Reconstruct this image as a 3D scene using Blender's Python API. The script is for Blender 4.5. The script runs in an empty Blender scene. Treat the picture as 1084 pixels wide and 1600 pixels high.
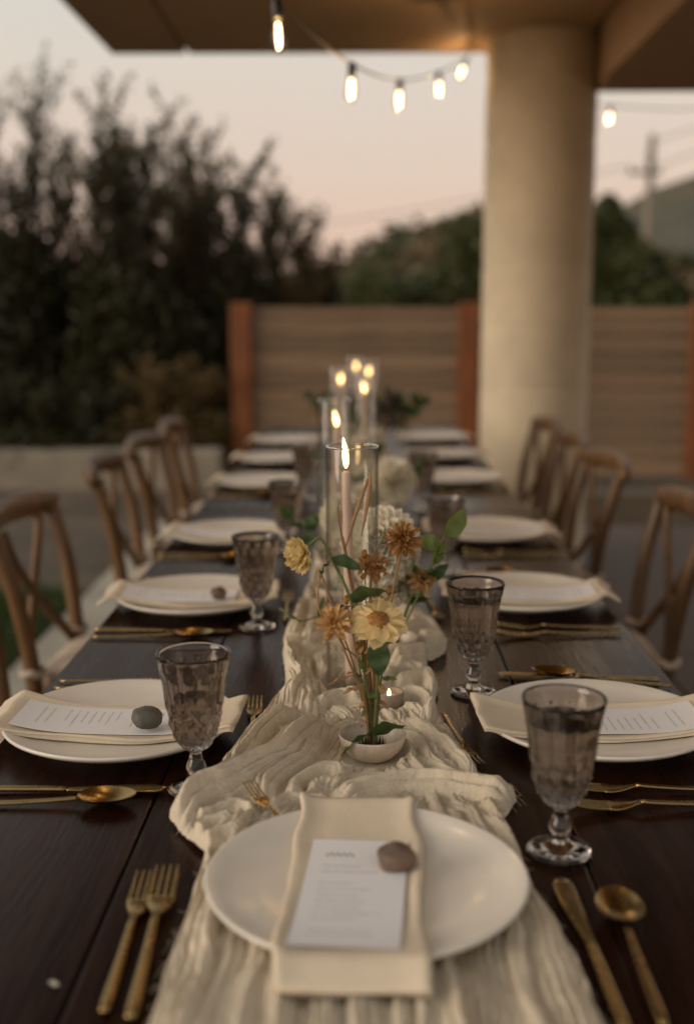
import bpy, bmesh, math, random
import numpy as np
from mathutils import Vector, Matrix
rng = np.random.default_rng(7)
random.seed(7)
R = math.radians
sc = bpy.context.scene
COL = sc.collection

# ------------------------------------------------------------------ camera
cam_d = bpy.data.cameras.new('camera')
cam = bpy.data.objects.new('camera', cam_d); COL.objects.link(cam)
cam_d.sensor_fit = 'VERTICAL'; cam_d.sensor_height = 36.0; cam_d.sensor_width = 24.4
cam_d.lens = 1780 / 1600 * 36.0
cam.location = (0, 0, 1.27)
cam.rotation_euler = (R(90) - math.atan(306 / 1780), 0, math.atan(25 / 1780 * .985))
cam_d.clip_start = 0.05; cam_d.clip_end = 2000
cam_d.dof.use_dof = True
cam_d.dof.focus_distance = 1.36
cam_d.dof.aperture_fstop = 2.15
cam_d.dof.aperture_blades = 0
sc.camera = cam

# ------------------------------------------------------------------ dusk sky, weak low sun behind the camera
SUN_AZ = R(248)      # compass style, clockwise from +Y: behind the camera on the left
SUN_EL = R(15)
world = bpy.data.worlds.new('World'); sc.world = world; world.use_nodes = True
wn, wl = world.node_tree.nodes, world.node_tree.links
wn.clear()
wo = wn.new('ShaderNodeOutputWorld'); bg = wn.new('ShaderNodeBackground')
sky = wn.new('ShaderNodeTexSky'); sky.sky_type = 'NISHITA'; sky.sun_disc = False
sky.sun_elevation = R(2.0); sky.sun_rotation = SUN_AZ
sky.air_density = 1.0; sky.dust_density = 2.5; sky.ozone_density = 1.0
wtc = wn.new('ShaderNodeTexCoord'); wsep = wn.new('ShaderNodeSeparateXYZ')
wl.new(wtc.outputs['Generated'], wsep.inputs[0])
ramp = wn.new('ShaderNodeValToRGB')
els = ramp.color_ramp.elements
els[0].position = 0.0; els[0].color = (0.70, 0.49, 0.36, 1)
els[1].position = 1.0; els[1].color = (0.46, 0.455, 0.45, 1)
for p, c in ((0.05, (0.75, 0.525, 0.415, 1)), (0.12, (0.745, 0.59, 0.485, 1)), (0.20, (0.715, 0.635, 0.55, 1)), (0.28, (0.665, 0.64, 0.59, 1)), (0.5, (0.58, 0.56, 0.52, 1))):
    e = els.new(p); e.color = c
wl.new(wsep.outputs['Z'], ramp.inputs[0])
gain = wn.new('ShaderNodeMixRGB'); gain.blend_type = 'MULTIPLY'; gain.inputs[0].default_value = 1
gain.inputs[2].default_value = (11.2, 11.2, 11.2, 1)
wl.new(ramp.outputs[0], gain.inputs[1])
mixw = wn.new('ShaderNodeMixRGB'); mixw.inputs[0].default_value = 0.85
wl.new(sky.outputs[0], mixw.inputs[1]); wl.new(gain.outputs[0], mixw.inputs[2])
wl.new(mixw.outputs[0], bg.inputs[0]); bg.inputs[1].default_value = 0.10
wl.new(bg.outputs[0], wo.inputs[0])

sun_d = bpy.data.lights.new('sun', 'SUN'); sun = bpy.data.objects.new('sun', sun_d); COL.objects.link(sun)
sun_d.energy = 1.7; sun_d.angle = R(35); sun_d.color = (1.0, 0.84, 0.67)
sdir = Vector((math.sin(SUN_AZ) * math.cos(SUN_EL), math.cos(SUN_AZ) * math.cos(SUN_EL), math.sin(SUN_EL)))
sun.rotation_euler = (-sdir).to_track_quat('-Z', 'Y').to_euler()
sun.location = (-6, -8, 6)

sc.view_settings.view_transform = 'Standard'; sc.view_settings.look = 'None'
sc.view_settings.exposure = 0.08; sc.view_settings.gamma = 1.0
sc.cycles.use_denoising = True
sc.cycles.max_bounces = 14; sc.cycles.transmission_bounces = 14; sc.cycles.transparent_max_bounces = 24
sc.cycles.sample_clamp_indirect = 6.0
sc.cycles.caustics_reflective = False; sc.cycles.caustics_refractive = False
sc.render.film_transparent = False

# ------------------------------------------------------------------ noise helpers
def vhash(ix, iy, seed=0):
    h = (ix.astype(np.int64) * 374761393 + iy.astype(np.int64) * 668265263 + seed * 1442695041) & 0xffffffff
    h = ((h ^ (h >> 13)) * 1274126177) & 0xffffffff
    return ((h ^ (h >> 16)) & 0xffffff) / float(0xffffff)
def vnoise(x, y, seed=0):
    ix = np.floor(x); iy = np.floor(y); fx = x - ix; fy = y - iy
    u = fx * fx * fx * (fx * (fx * 6 - 15) + 10); v = fy * fy * fy * (fy * (fy * 6 - 15) + 10)
    a = vhash(ix, iy, seed); b = vhash(ix + 1, iy, seed); c = vhash(ix, iy + 1, seed); d = vhash(ix + 1, iy + 1, seed)
    return (a * (1 - u) + b * u) * (1 - v) + (c * (1 - u) + d * u) * v * 1.0
def fbm(x, y, seed=0, oct=4):
    s = 0; a = .5
    for k in range(oct):
        s = s + a * (vnoise(x * 2 ** k + 17.3 * k, y * 2 ** k - 9.1 * k, seed + k) - .5); a *= .5
    return s

# ------------------------------------------------------------------ object helpers
def link(o, parent=None):
    COL.objects.link(o)
    if parent is not None: o.parent = parent
    return o
def mesh_np(name, v, f, smooth=True):
    v = np.asarray(v, np.float32); me = bpy.data.meshes.new(name)
    if isinstance(f, np.ndarray):
        n, k = f.shape
        me.vertices.add(len(v)); me.vertices.foreach_set('co', v.ravel())
        me.loops.add(n * k); me.loops.foreach_set('vertex_index', f.astype(np.int32).ravel())
        me.polygons.add(n); me.polygons.foreach_set('loop_start', np.arange(0, n * k, k, dtype=np.int32))
        me.polygons.foreach_set('loop_total', np.full(n, k, np.int32))
        me.update(calc_edges=True)
    else:
        me.from_pydata([tuple(p) for p in v.tolist()], [], [tuple(q) for q in f]); me.update()
    if smooth: me.polygons.foreach_set('use_smooth', np.ones(len(me.polygons), bool))
    return me
def obj(name, me, mat, parent=None, loc=(0, 0, 0), rot=(0, 0, 0), scale=(1, 1, 1)):
    o = bpy.data.objects.new(name, me)
    if mat is not None and not me.materials: me.materials.append(mat)
    o.location = loc; o.rotation_euler = rot; o.scale = scale
    return link(o, parent)
def tag(o, label, cat, group=None, kind=None):
    o['label'] = label; o['category'] = cat
    if group: o['group'] = group
    if kind: o['kind'] = kind
    return o
def thing(name, label, cat, loc=(0, 0, 0), rz=0, group=None):
    o = bpy.data.objects.new(name, None); o.empty_display_size = .05
    o.location = loc; o.rotation_euler = (0, 0, rz); link(o)
    return tag(o, label, cat, group)
def struct(o, kind='structure'):
    o['kind'] = kind; return o
def copy_tree(o, parent=None):
    c = o.copy(); link(c, parent)
    for ch in o.children: copy_tree(ch, c)
    return c

class MB:
    """collects vertices and faces of one part"""
    def __init__(s): s.v = []; s.f = []
    def add(s, v, f):
        n = len(s.v); s.v += [tuple(p) for p in np.asarray(v, float).tolist()]; s.f += [tuple(i + n for i in q) for q in (f.tolist() if isinstance(f, np.ndarray) else f)]; return s
    def mesh(s, name, smooth=True): return mesh_np(name, np.array(s.v), s.f, smooth)

def box_mesh(name, x0, x1, y0, y1, z0, z1, bev=0.0, seg=1):
    bm = bmesh.new(); bmesh.ops.create_cube(bm, size=1)
    for v in bm.verts:
        v.co = ((x0 + x1) / 2 + v.co.x * (x1 - x0), (y0 + y1) / 2 + v.co.y * (y1 - y0), (z0 + z1) / 2 + v.co.z * (z1 - z0))
    if bev: bmesh.ops.bevel(bm, geom=bm.edges[:], offset=bev, segments=seg, affect='EDGES', profile=.5)
    me = bpy.data.meshes.new(name); bm.to_mesh(me); bm.free(); return me
def grid_faces(nu, nv, wrap=False):
    i = np.arange(nu - 1)[:, None]; j = np.arange(nv if wrap else nv - 1)[None, :]; j2 = (j + 1) % nv
    return np.stack([i * nv + j + 0 * i, i * nv + j2 + 0 * i, (i + 1) * nv + j2, (i + 1) * nv + j], -1).reshape(-1, 4)
def lathe(prof, n=48, caps=(False, False)):
    prof = np.asarray(prof, float); a = np.linspace(0, 2 * math.pi, n, endpoint=False)
    v = np.stack([prof[:, 0:1] * np.cos(a), prof[:, 0:1] * np.sin(a), prof[:, 1:2] + 0 * a], -1).reshape(-1, 3)
    f = grid_faces(len(prof), n, True).tolist()
    if caps[0]: f.append(list(range(n))[::-1])
    if caps[1]: f.append([(len(prof) - 1) * n + k for k in range(n)])
    return v, f
def smooth_path(pts, n):
    """Catmull-Rom through pts"""
    p = np.asarray(pts, float); p = np.vstack([2 * p[0] - p[1], p, 2 * p[-1] - p[-2]])
    t = np.linspace(0, len(p) - 3 - 1e-6, n); k = t.astype(int); u = (t - k)[:, None]
    a, b, c, d = p[k], p[k + 1], p[k + 2], p[k + 3]
    return .5 * (2 * b + (c - a) * u + (2 * a - 5 * b + 4 * c - d) * u ** 2 + (3 * b - a - 3 * c + d) * u ** 3)
def tube(pts, rad, n=8, flat=1.0, up=(0, 0, 1), cap=True):
    """sweep along pts; rad scalar or list; flat = ratio of the second radius; up steers the frame"""
    p = np.asarray(pts, float); m = len(p); rad = np.broadcast_to(np.asarray(rad, float), (m,))
    flat = np.broadcast_to(np.asarray(flat, float), (m,))
    t = np.gradient(p, axis=0); t /= np.linalg.norm(t, axis=1)[:, None] + 1e-12
    u = np.asarray(up, float); fr = []
    side = np.cross(t[0], u)
    if np.linalg.norm(side) < 1e-3: side = np.cross(t[0], (1, 0, 0.01))
    side /= np.linalg.norm(side)
    for k in range(m):
        side = side - t[k] * (side @ t[k]); side /= np.linalg.norm(side) + 1e-12
        fr.append((side, np.cross(side, t[k])))
    a = np.linspace(0, 2 * math.pi, n, endpoint=False)
    v = np.concatenate([p[k] + np.outer(np.cos(a) * rad[k], fr[k][0]) + np.outer(np.sin(a) * rad[k] * flat[k], fr[k][1]) for k in range(m)])
    f = grid_faces(m, n, True).tolist()
    if cap: f.append(list(range(n))[::-1]); f.append([(m - 1) * n + k for k in range(n)])
    return v, f
def sweep_mesh(name, *args, **kw):
    v, f = tube(*args, **kw); return mesh_np(name, v, f)
def solid_strip(l, w, z, th):
    """a bar along +x: stations l, half widths w, centre heights z, thickness th"""
    l, w, z = (np.asarray(q, float) for q in (l, w, z)); th = np.broadcast_to(np.asarray(th, float), l.shape)
    prof = [(-1, -.25), (-.8, -.5), (0, -.5), (.8, -.5), (1, -.25), (1, .25), (.8, .5), (0, .5), (-.8, .5), (-1, .25)]
    v = [(l[k], a * w[k], z[k] + b * th[k]) for k in range(len(l)) for a, b in prof]
    n = len(prof); f = grid_faces(len(l), n, True).tolist(); f.append(list(range(n))[::-1]); f.append([(len(l) - 1) * n + k for k in range(n)])
    return v, f
def sphere_np(n=12, m=20):
    th = np.linspace(0.001, math.pi - 0.001, n); return lathe(np.stack([np.sin(th), -np.cos(th)], 1), m, (True, True))

# ------------------------------------------------------------------ materials
MATS = {}
def mat(name, col, rough=.6, metal=0.0, var=0.0, scale=8.0, bump=0.0, bscale=60.0, spec=.5, stretch=(1, 1, 1), coords='Object', col2=None, coat=0.0, sss=0.0, detail=6.0):
    m = bpy.data.materials.new(name); m.use_nodes = True; nt = m.node_tree; N, L = nt.nodes, nt.links
    b = N['Principled BSDF']; b.inputs['Base Color'].default_value = (*col, 1); b.inputs['Roughness'].default_value = rough
    b.inputs['Metallic'].default_value = metal; b.inputs['Specular IOR Level'].default_value = spec
    if coat: b.inputs['Coat Weight'].default_value = coat; b.inputs['Coat Roughness'].default_value = .15
    if sss: b.inputs['Subsurface Weight'].default_value = sss; b.inputs['Subsurface Radius'].default_value = (.01, .006, .003); b.inputs['Subsurface Scale'].default_value = .5
    tc = N.new('ShaderNodeTexCoord'); mp = N.new('ShaderNodeMapping'); mp.inputs['Scale'].default_value = stretch
    L.new(tc.outputs[coords], mp.inputs[0])
    if var or col2:
        nz = N.new('ShaderNodeTexNoise'); nz.inputs['Scale'].default_value = scale; nz.inputs['Detail'].default_value = detail; nz.inputs['Roughness'].default_value = .62
        L.new(mp.outputs[0], nz.inputs['Vector'])
        rp = N.new('ShaderNodeValToRGB'); L.new(nz.outputs['Fac'], rp.inputs[0])
        c2 = col2 or tuple(c * (1 - var) for c in col); c1 = tuple(min(1, c * (1 + var * .5)) for c in col) if not col2 else col
        rp.color_ramp.elements[0].color = (*c2, 1); rp.color_ramp.elements[1].color = (*c1, 1)
        rp.color_ramp.elements[0].position = .33; rp.color_ramp.elements[1].position = .68
        L.new(rp.outputs[0], b.inputs['Base Color'])
        mr = N.new('ShaderNodeMapRange'); mr.inputs['To Min'].default_value = max(.02, rough - .1); mr.inputs['To Max'].default_value = min(1, rough + .12)
        L.new(nz.outputs['Fac'], mr.inputs['Value']); L.new(mr.outputs[0], b.inputs['Roughness'])
    if bump:
        n2 = N.new('ShaderNodeTexNoise'); n2.inputs['Scale'].default_value = bscale; n2.inputs['Detail'].default_value = 5
        L.new(mp.outputs[0], n2.inputs['Vector'])
        bp = N.new('ShaderNodeBump'); bp.inputs['Strength'].default_value = bump; bp.inputs['Distance'].default_value = .01
        L.new(n2.outputs['Fac'], bp.inputs['Height']); L.new(bp.outputs[0], b.inputs['Normal'])
    MATS[name] = m; return m
def translucent(m, amount, col):
    """mix light through a thin sheet (leaves, gauze, petals)"""
    nt = m.node_tree; N, L = nt.nodes, nt.links; b = N['Principled BSDF']; out = N['Material Output']
    t = N.new('ShaderNodeBsdfTranslucent'); t.inputs[0].default_value = (*col, 1)
    mx = N.new('ShaderNodeMixShader'); mx.inputs[0].default_value = amount
    L.new(b.outputs[0], mx.inputs[1]); L.new(t.outputs[0], mx.inputs[2]); L.new(mx.outputs[0], out.inputs[0]); return m
def emit(name, col, strength):
    m = bpy.data.materials.new(name); m.use_nodes = True; N, L = m.node_tree.nodes, m.node_tree.links
    N.remove(N['Principled BSDF']); e = N.new('ShaderNodeEmission'); e.inputs[0].default_value = (*col, 1); e.inputs[1].default_value = strength
    L.new(e.outputs[0], N['Material Output'].inputs[0]); MATS[name] = m; return m
def glass(name, col, ior=1.5, rough=0.0):
    m = bpy.data.materials.new(name); m.use_nodes = True; N, L = m.node_tree.nodes, m.node_tree.links
    b = N['Principled BSDF']; b.inputs['Base Color'].default_value = (*col, 1); b.inputs['Transmission Weight'].default_value = 1
    b.inputs['IOR'].default_value = ior; b.inputs['Roughness'].default_value = rough; MATS[name] = m; return m
def thin_glass(name, tint=(.97, .97, .96), edge=.85, base=.055):
    """a thin pane: see-through with a fresnel sheen"""
    m = bpy.data.materials.new(name); m.use_nodes = True; N, L = m.node_tree.nodes, m.node_tree.links
    N.remove(N['Principled BSDF'])
    t = N.new('ShaderNodeBsdfTransparent'); t.inputs[0].default_value = (*tint, 1)
    g = N.new('ShaderNodeBsdfGlossy'); g.inputs['Roughness'].default_value = .02
    lw_ = N.new('ShaderNodeLayerWeight'); lw_.inputs[0].default_value = .5
    pw = N.new('ShaderNodeMath'); pw.operation = 'POWER'; L.new(lw_.outputs['Facing'], pw.inputs[0]); pw.inputs[1].default_value = 4.4
    fr = N.new('ShaderNodeMath'); fr.operation = 'MULTIPLY_ADD'; L.new(pw.outputs[0], fr.inputs[0]); fr.inputs[1].default_value = edge; fr.inputs[2].default_value = base
    tm = N.new('ShaderNodeMixRGB'); L.new(pw.outputs[0], tm.inputs[0]); tm.inputs[1].default_value = (*tint, 1); tm.inputs[2].default_value = (.45, .42, .38, 1); L.new(tm.outputs[0], t.inputs[0])
    mx = N.new('ShaderNodeMixShader'); L.new(fr.outputs[0], mx.inputs[0]); L.new(t.outputs[0], mx.inputs[1]); L.new(g.outputs[0], mx.inputs[2])
    L.new(mx.outputs[0], N['Material Output'].inputs[0]); MATS[name] = m; return m

M_conc = mat('concrete', (.64, .55, .40), .8, var=.18, scale=2.6, bump=.25, bscale=40)
M_floor = mat('patio_concrete', (.115, .082, .066), .7, var=.25, scale=1.3, bump=.2, bscale=70)
M_floor_pale = mat('patio_concrete_pale', (.46, .42, .34), .75, var=.25, scale=1.8, bump=.2, bscale=60)  # paler concrete tone for the leftmost column of patio slabs
M_wall = mat('low_wall_concrete', (.30, .26, .20), .8, var=.28, scale=2.2, bump=.25, bscale=40)
M_kerb = mat('kerb_concrete', (.13, .105, .075), .85, var=.3, scale=2.2, bump=.25, bscale=40)
M_soffit = mat('soffit_plaster', (.40, .275, .165), .75, var=.12, scale=1.5, bump=.1, bscale=30)
M_dark = mat('joint_dark', (.02, .018, .015), .9)
M_beam = mat('beam_plaster', (.42, .28, .165), .7, var=.12, scale=1.5)
M_table = mat('table_wood', (.019, .0052, .0026), .27, var=.55, scale=3.0, stretch=(14, 1.2, 14), bump=.05, bscale=14, spec=.17)
M_table.node_tree.nodes['Principled BSDF'].inputs['Specular Tint'].default_value = (1.0, .80, .66, 1)
M_tlegs = mat('table_leg_wood', (.03, .014, .009), .5, var=.3)
M_chair = mat('chair_wood', (.145, .076, .030), .42, var=.5, scale=7, stretch=(3, 3, .6), bump=.12, bscale=30)
M_cush = mat('cushion_linen', (.55, .46, .37), .9, var=.1, scale=20, bump=.3, bscale=220)
M_plate = mat('plate_stoneware', (.74, .695, .615), .40, var=.06, scale=14, bump=.04, bscale=60, coat=.35)
M_napkin = mat('napkin_cloth', (.70, .595, .45), .85, var=.06, scale=30, bump=.18, bscale=420)
M_gold = mat('gold_flatware', (.42, .30, .13), .27, metal=1.0, var=.10, scale=30)
M_fence = mat('fence_wood', (.25, .165, .10), .75, var=.4, scale=2.4, stretch=(.8, 6, 10), bump=.25, bscale=8, coords='Object')
M_post = mat('fence_post_cedar', (.22, .070, .018), .65, var=.35, scale=3, stretch=(6, 6, .8), bump=.2, bscale=12)
M_bark = mat('bark', (.07, .052, .036), .9, var=.4, scale=12, bump=.5, bscale=30)
M_soil = mat('soil', (.11, .085, .058), .95, var=.5, scale=1.6, bump=.6, bscale=22)
M_hill = mat('hill_scrub', (.12, .095, .062), .95, var=.6, scale=.16, bump=.8, bscale=.6, col2=(.045, .055, .028))
M_black = mat('black_cable', (.012, .011, .010), .5)
M_wax = mat('candle_wax', (.72, .54, .43), .55, sss=.2)
M_waxw = mat('tealight_wax', (.85, .62, .45), .5, sss=.3)
M_bowl = mat('glazed_stoneware', (.62, .52, .40), .40, var=.35, scale=26, bump=.12, bscale=30, coat=.2)
M_pin = mat('pin_holder_metal', (.10, .085, .06), .45, metal=.8)
M_stem = mat('stem_green', (.16, .19, .06), .6, var=.3, scale=30)
M_stemd = mat('stem_dry', (.36, .20, .09), .7, var=.3, scale=30)
def leafmat(name, c, amt=.3, var=.35):
    return translucent(mat(name, c, .55, var=var, scale=25), amt, tuple(min(1, q * 1.5) for q in c))
M_leaf = leafmat('leaf_green', (.065, .115, .035), .25)
M_leafb = leafmat('leaf_light', (.16, .22, .06), .35)
M_leafdk = leafmat('leaf_dark', (.055, .04, .028), .2)
M_petc = leafmat('petal_cream', (.86, .645, .33), .3, .15)
M_petd = leafmat('petal_dried', (.44, .23, .075), .3, .4)
M_pett = leafmat('petal_tan', (.66, .42, .18), .3, .3)
M_petw = leafmat('petal_white', (.86, .80, .64), .25, .08)
M_cent = mat('flower_center', (.34, .15, .03), .8, var=.6, scale=220)
M_straw = leafmat('dried_grass', (.50, .30, .15), .3, .35)
M_runner = mat('gauze_cream', (.81, .705, .54), .95, var=.10, scale=26, bump=.2, bscale=420)
translucent(M_runner, .10, (.80, .66, .46))
# gauze: a little of what lies below shows through the open weave
_nt = M_runner.node_tree; _o = _nt.nodes['Material Output']; _src = _o.inputs[0].links[0].from_socket
_tr = _nt.nodes.new('ShaderNodeBsdfTransparent'); _mx = _nt.nodes.new('ShaderNodeMixShader'); _nz = _nt.nodes.new('ShaderNodeTexNoise'); _nz.inputs['Scale'].default_value = 900
_mr = _nt.nodes.new('ShaderNodeMapRange'); _mr.inputs['From Min'].default_value = .35; _mr.inputs['From Max'].default_value = .7; _mr.inputs['To Min'].default_value = 0; _mr.inputs['To Max'].default_value = .28
_tc = _nt.nodes.new('ShaderNodeTexCoord'); _nt.links.new(_tc.outputs['Object'], _nz.inputs['Vector']); _nt.links.new(_nz.outputs['Fac'], _mr.inputs['Value']); _nt.links.new(_mr.outputs[0], _mx.inputs[0])
_nt.links.new(_src, _mx.inputs[1]); _nt.links.new(_tr.outputs[0], _mx.inputs[2]); _nt.links.new(_mx.outputs[0], _o.inputs[0])
M_shrub = leafmat('shrub_leaf', (.038, .036, .006), .25, .5)
M_shrub2 = leafmat('shrub_leaf_brown', (.15, .098, .030), .3, .5)
def object_tint(m, amount):
    """small shade differences from one object to the next (boards, chairs)"""
    N, L = m.node_tree.nodes, m.node_tree.links; b = N['Principled BSDF']; src = b.inputs['Base Color'].links[0].from_socket
    oi = N.new('ShaderNodeObjectInfo'); mr = N.new('ShaderNodeMapRange'); mr.inputs['To Min'].default_value = 1 - amount; mr.inputs['To Max'].default_value = 1 + amount
    L.new(oi.outputs['Random'], mr.inputs['Value']); mx = N.new('ShaderNodeVectorMath'); mx.operation = 'SCALE'; L.new(src, mx.inputs[0]); L.new(mr.outputs[0], mx.inputs['Scale'])
    L.new(mx.outputs[0], b.inputs['Base Color'])
object_tint(M_fence, .22); object_tint(M_chair, .18)
M_wood = leafmat('hillside_leaf', (.070, .080, .022), .15, .5)
_r = [n for n in M_wood.node_tree.nodes if n.type == 'VALTORGB'][0]; _r.color_ramp.elements[0].color = (.050, .060, .016, 1); _r.color_ramp.elements[1].color = (.23, .155, .080, 1); _r.color_ramp.elements[0].position = .44; _r.color_ramp.elements[1].position = .58
[n for n in M_wood.node_tree.nodes if n.type == 'TEX_NOISE'][0].inputs['Scale'].default_value = .55
M_far = leafmat('far_leaf', (.075, .085, .022), .2, .5)
M_far2 = leafmat('far_leaf_dry', (.20, .13, .068), .2, .5)
M_grass = leafmat('grass_blade', (.055, .085, .022), .25, .4)
M_smoke = glass('smoked_glass', (.54, .485, .44), 1.5)
M_water = glass('water', (.97, .97, .96), 1.33)
M_cyl = thin_glass('hurricane_glass')
M_bulbg = thin_glass('bulb_glass', (.96, .90, .80), .45, .03)
M_rim = glass('glass_rim', (.96, .95, .92), 1.5)
M_flame = emit('flame', (1.0, .60, .24), 11)
M_flamec = emit('flame_core', (1.0, .80, .48), 40)
M_fil = emit('filament', (1.0, .72, .40), 16)
M_socket = mat('bulb_socket', (.02, .022, .018), .45)
M_pole = mat('pole_wood', (.26, .22, .17), .9, var=.3)
M_wick = mat('wick', (.02, .015, .01), .9)
M_tin = mat('tealight_cup', (.30, .24, .18), .45, var=.2)

# ================================================================== THE SETTING
gx = np.concatenate([np.linspace(-400, -14, 24), np.linspace(-12, 14, 53), np.linspace(16, 400, 24)])
gy = np.concatenate([np.linspace(-60, -4, 10), np.linspace(-3, 30, 67), np.linspace(33, 500, 40)])
GX, GY = np.meshgrid(gx, gy)
GZ = -.03 + fbm(GX * .5, GY * .5, 3) * .10 * np.clip((GY - 9) / 6, 0, 1)
nearm = (GX > -1.6) & (GY < 9.6); GZ[nearm] = np.minimum(GZ[nearm], -.03)
struct(obj('ground', mesh_np('ground', np.stack([GX, GY, GZ], -1).reshape(-1, 3), grid_faces(len(gy), len(gx))), M_soil))
# patio slabs with joints, left edge on the grass strip
ys = [-3, -.6, 1.8, 4.2, 7.05]
patio = struct(obj('patio', box_mesh('patio', -1.285, 6, -3, 7.055, -.12, -.012), M_dark))
for i in range(4):
    for (xa, xb) in ((-1.29, -.62), (-.62, 1.10), (1.10, 3.5), (3.5, 6.0)):
        obj('slab', box_mesh('slab', xa + .003, xb - .003, ys[i] + .003, ys[i + 1] - .003, -.10, 0, .004), M_floor_pale if xa < -1 else M_floor, patio)

# grass strip beyond the patio edge
def blades(n, x0, x1, y0, y1, h0, h1, seed):
    g = np.random.default_rng(seed)
    x = g.uniform(x0, x1, n); y = g.uniform(y0, y1, n); h = g.uniform(h0, h1, n); a = g.uniform(0, 2 * math.pi, n)
    keep = fbm(x * 1.6, y * 1.1, 5) > -.09
    x, y, h, a = x[keep], y[keep], h[keep], a[keep]; n = len(x)
    w = .0035; dx, dy = np.cos(a) * w, np.sin(a) * w; lx, ly = g.normal(0, .35, n) * h, g.normal(0, .35, n) * h
    v = np.stack([np.stack([x - dx, y - dy, 0 * x - .04], -1), np.stack([x + dx, y + dy, 0 * x - .04], -1), np.stack([x + lx, y + ly, h], -1)], 1).reshape(-1, 3)
    return mesh_np('grass', v, np.arange(n * 3).reshape(-1, 3), False)
g_o = obj('grass', blades(26000, -2.35, -1.30, 1.5, 5.9, .02, .075, 11), M_grass)
tag(g_o, 'dark green grass strip beside the left patio edge', 'grass', kind='stuff')

# low concrete kerb walls
lw = obj('low_wall', box_mesh('low_wall', -9, -1.08, 8.5, 8.78, -.1, .265, .012, 2), M_wall)
tag(lw, 'long low concrete wall in front of the dark shrubs', 'wall')
kw = obj('low_kerb', box_mesh('low_kerb', 1.15, 8, 7.07, 7.32, -.1, .17, .012, 2), M_kerb)
tag(kw, 'low concrete kerb at the far edge of the patio below the right fence', 'kerb')

# ---- roof over the table: soffit panels, dropped beam on the right, cross beam by the column
roof = thing('patio_roof', 'tan flat roof overhanging the table, with dropped beam on the right', 'roof', (0, 0, 2.6))
obj('soffit_panel', box_mesh('soffit_panel', -1.297, -.915, .7, 6.17, 0, .22, .006), M_soffit, roof)
obj('soffit_panel', box_mesh('soffit_panel', -.897, 1.085, .7, 6.17, 0, .22, .006), M_soffit, roof)
obj('joint_strip', box_mesh('joint_strip', -.92, -.89, .72, 6.15, .03, .2), M_dark, roof)
obj('roof_deck', box_mesh('roof_deck', -1.28, 4.6, .72, 6.14, .225, .30), M_beam, roof)
obj('beam', box_mesh('beam', 1.098, 4.6, .7, 5.52, -.258, .222, .006), M_beam, roof)
obj('beam', box_mesh('cross_beam', 1.12, 4.6, 5.523, 5.78, -.264, .222, .006), M_beam, roof)
obj('roof_edge', box_mesh('roof_edge', 1.12, 4.6, 5.783, 6.17, -.02, .222, .006), M_soffit, roof)

# ---- round concrete column
prof = [(.272, 0)]
for z in np.arange(.04, 2.6, .02):
    prof.append((.2715 - (.005 if abs((z % .30) - .02) < .012 else 0), z))
prof.append((.272, 2.603))
v, f = lathe(prof, 72)
col_o = obj('column', mesh_np('column', v, f), M_conc, None, (.875, 5.89, -.002))
tag(col_o, 'round pale concrete column holding up the roof', 'column')

# ---- fence: cedar posts and horizontal boards
fence = thing('wood_fence', 'weathered horizontal board fence with orange wood posts', 'fence', (0, 9.2, 0))
post_me = box_mesh('post', -.08, .08, -.07, .07, -.2, 1.375, .008)
px = [-.97, .84, 2.68, 4.52, 6.36]
for x in px: obj('post', post_me, M_post, fence, (x, 0, 0))
for i in range(4):
    w = px[i + 1] - px[i] - .16
    bms = [box_mesh('board', -w / 2, w / 2, -.012, .012, -.068, .068, .004) for _ in range(1)]
    for k in range(10):
        o = obj('board', bms[0], M_fence, fence, ((px[i] + px[i + 1]) / 2, random.uniform(-.004, .004), .055 + k * .1415), (random.uniform(-.02, .02), random.uniform(-.0015, .0015), 0))
        if k == 9: o.scale = (1, 1, .55); o.location.z -= .028

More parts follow.
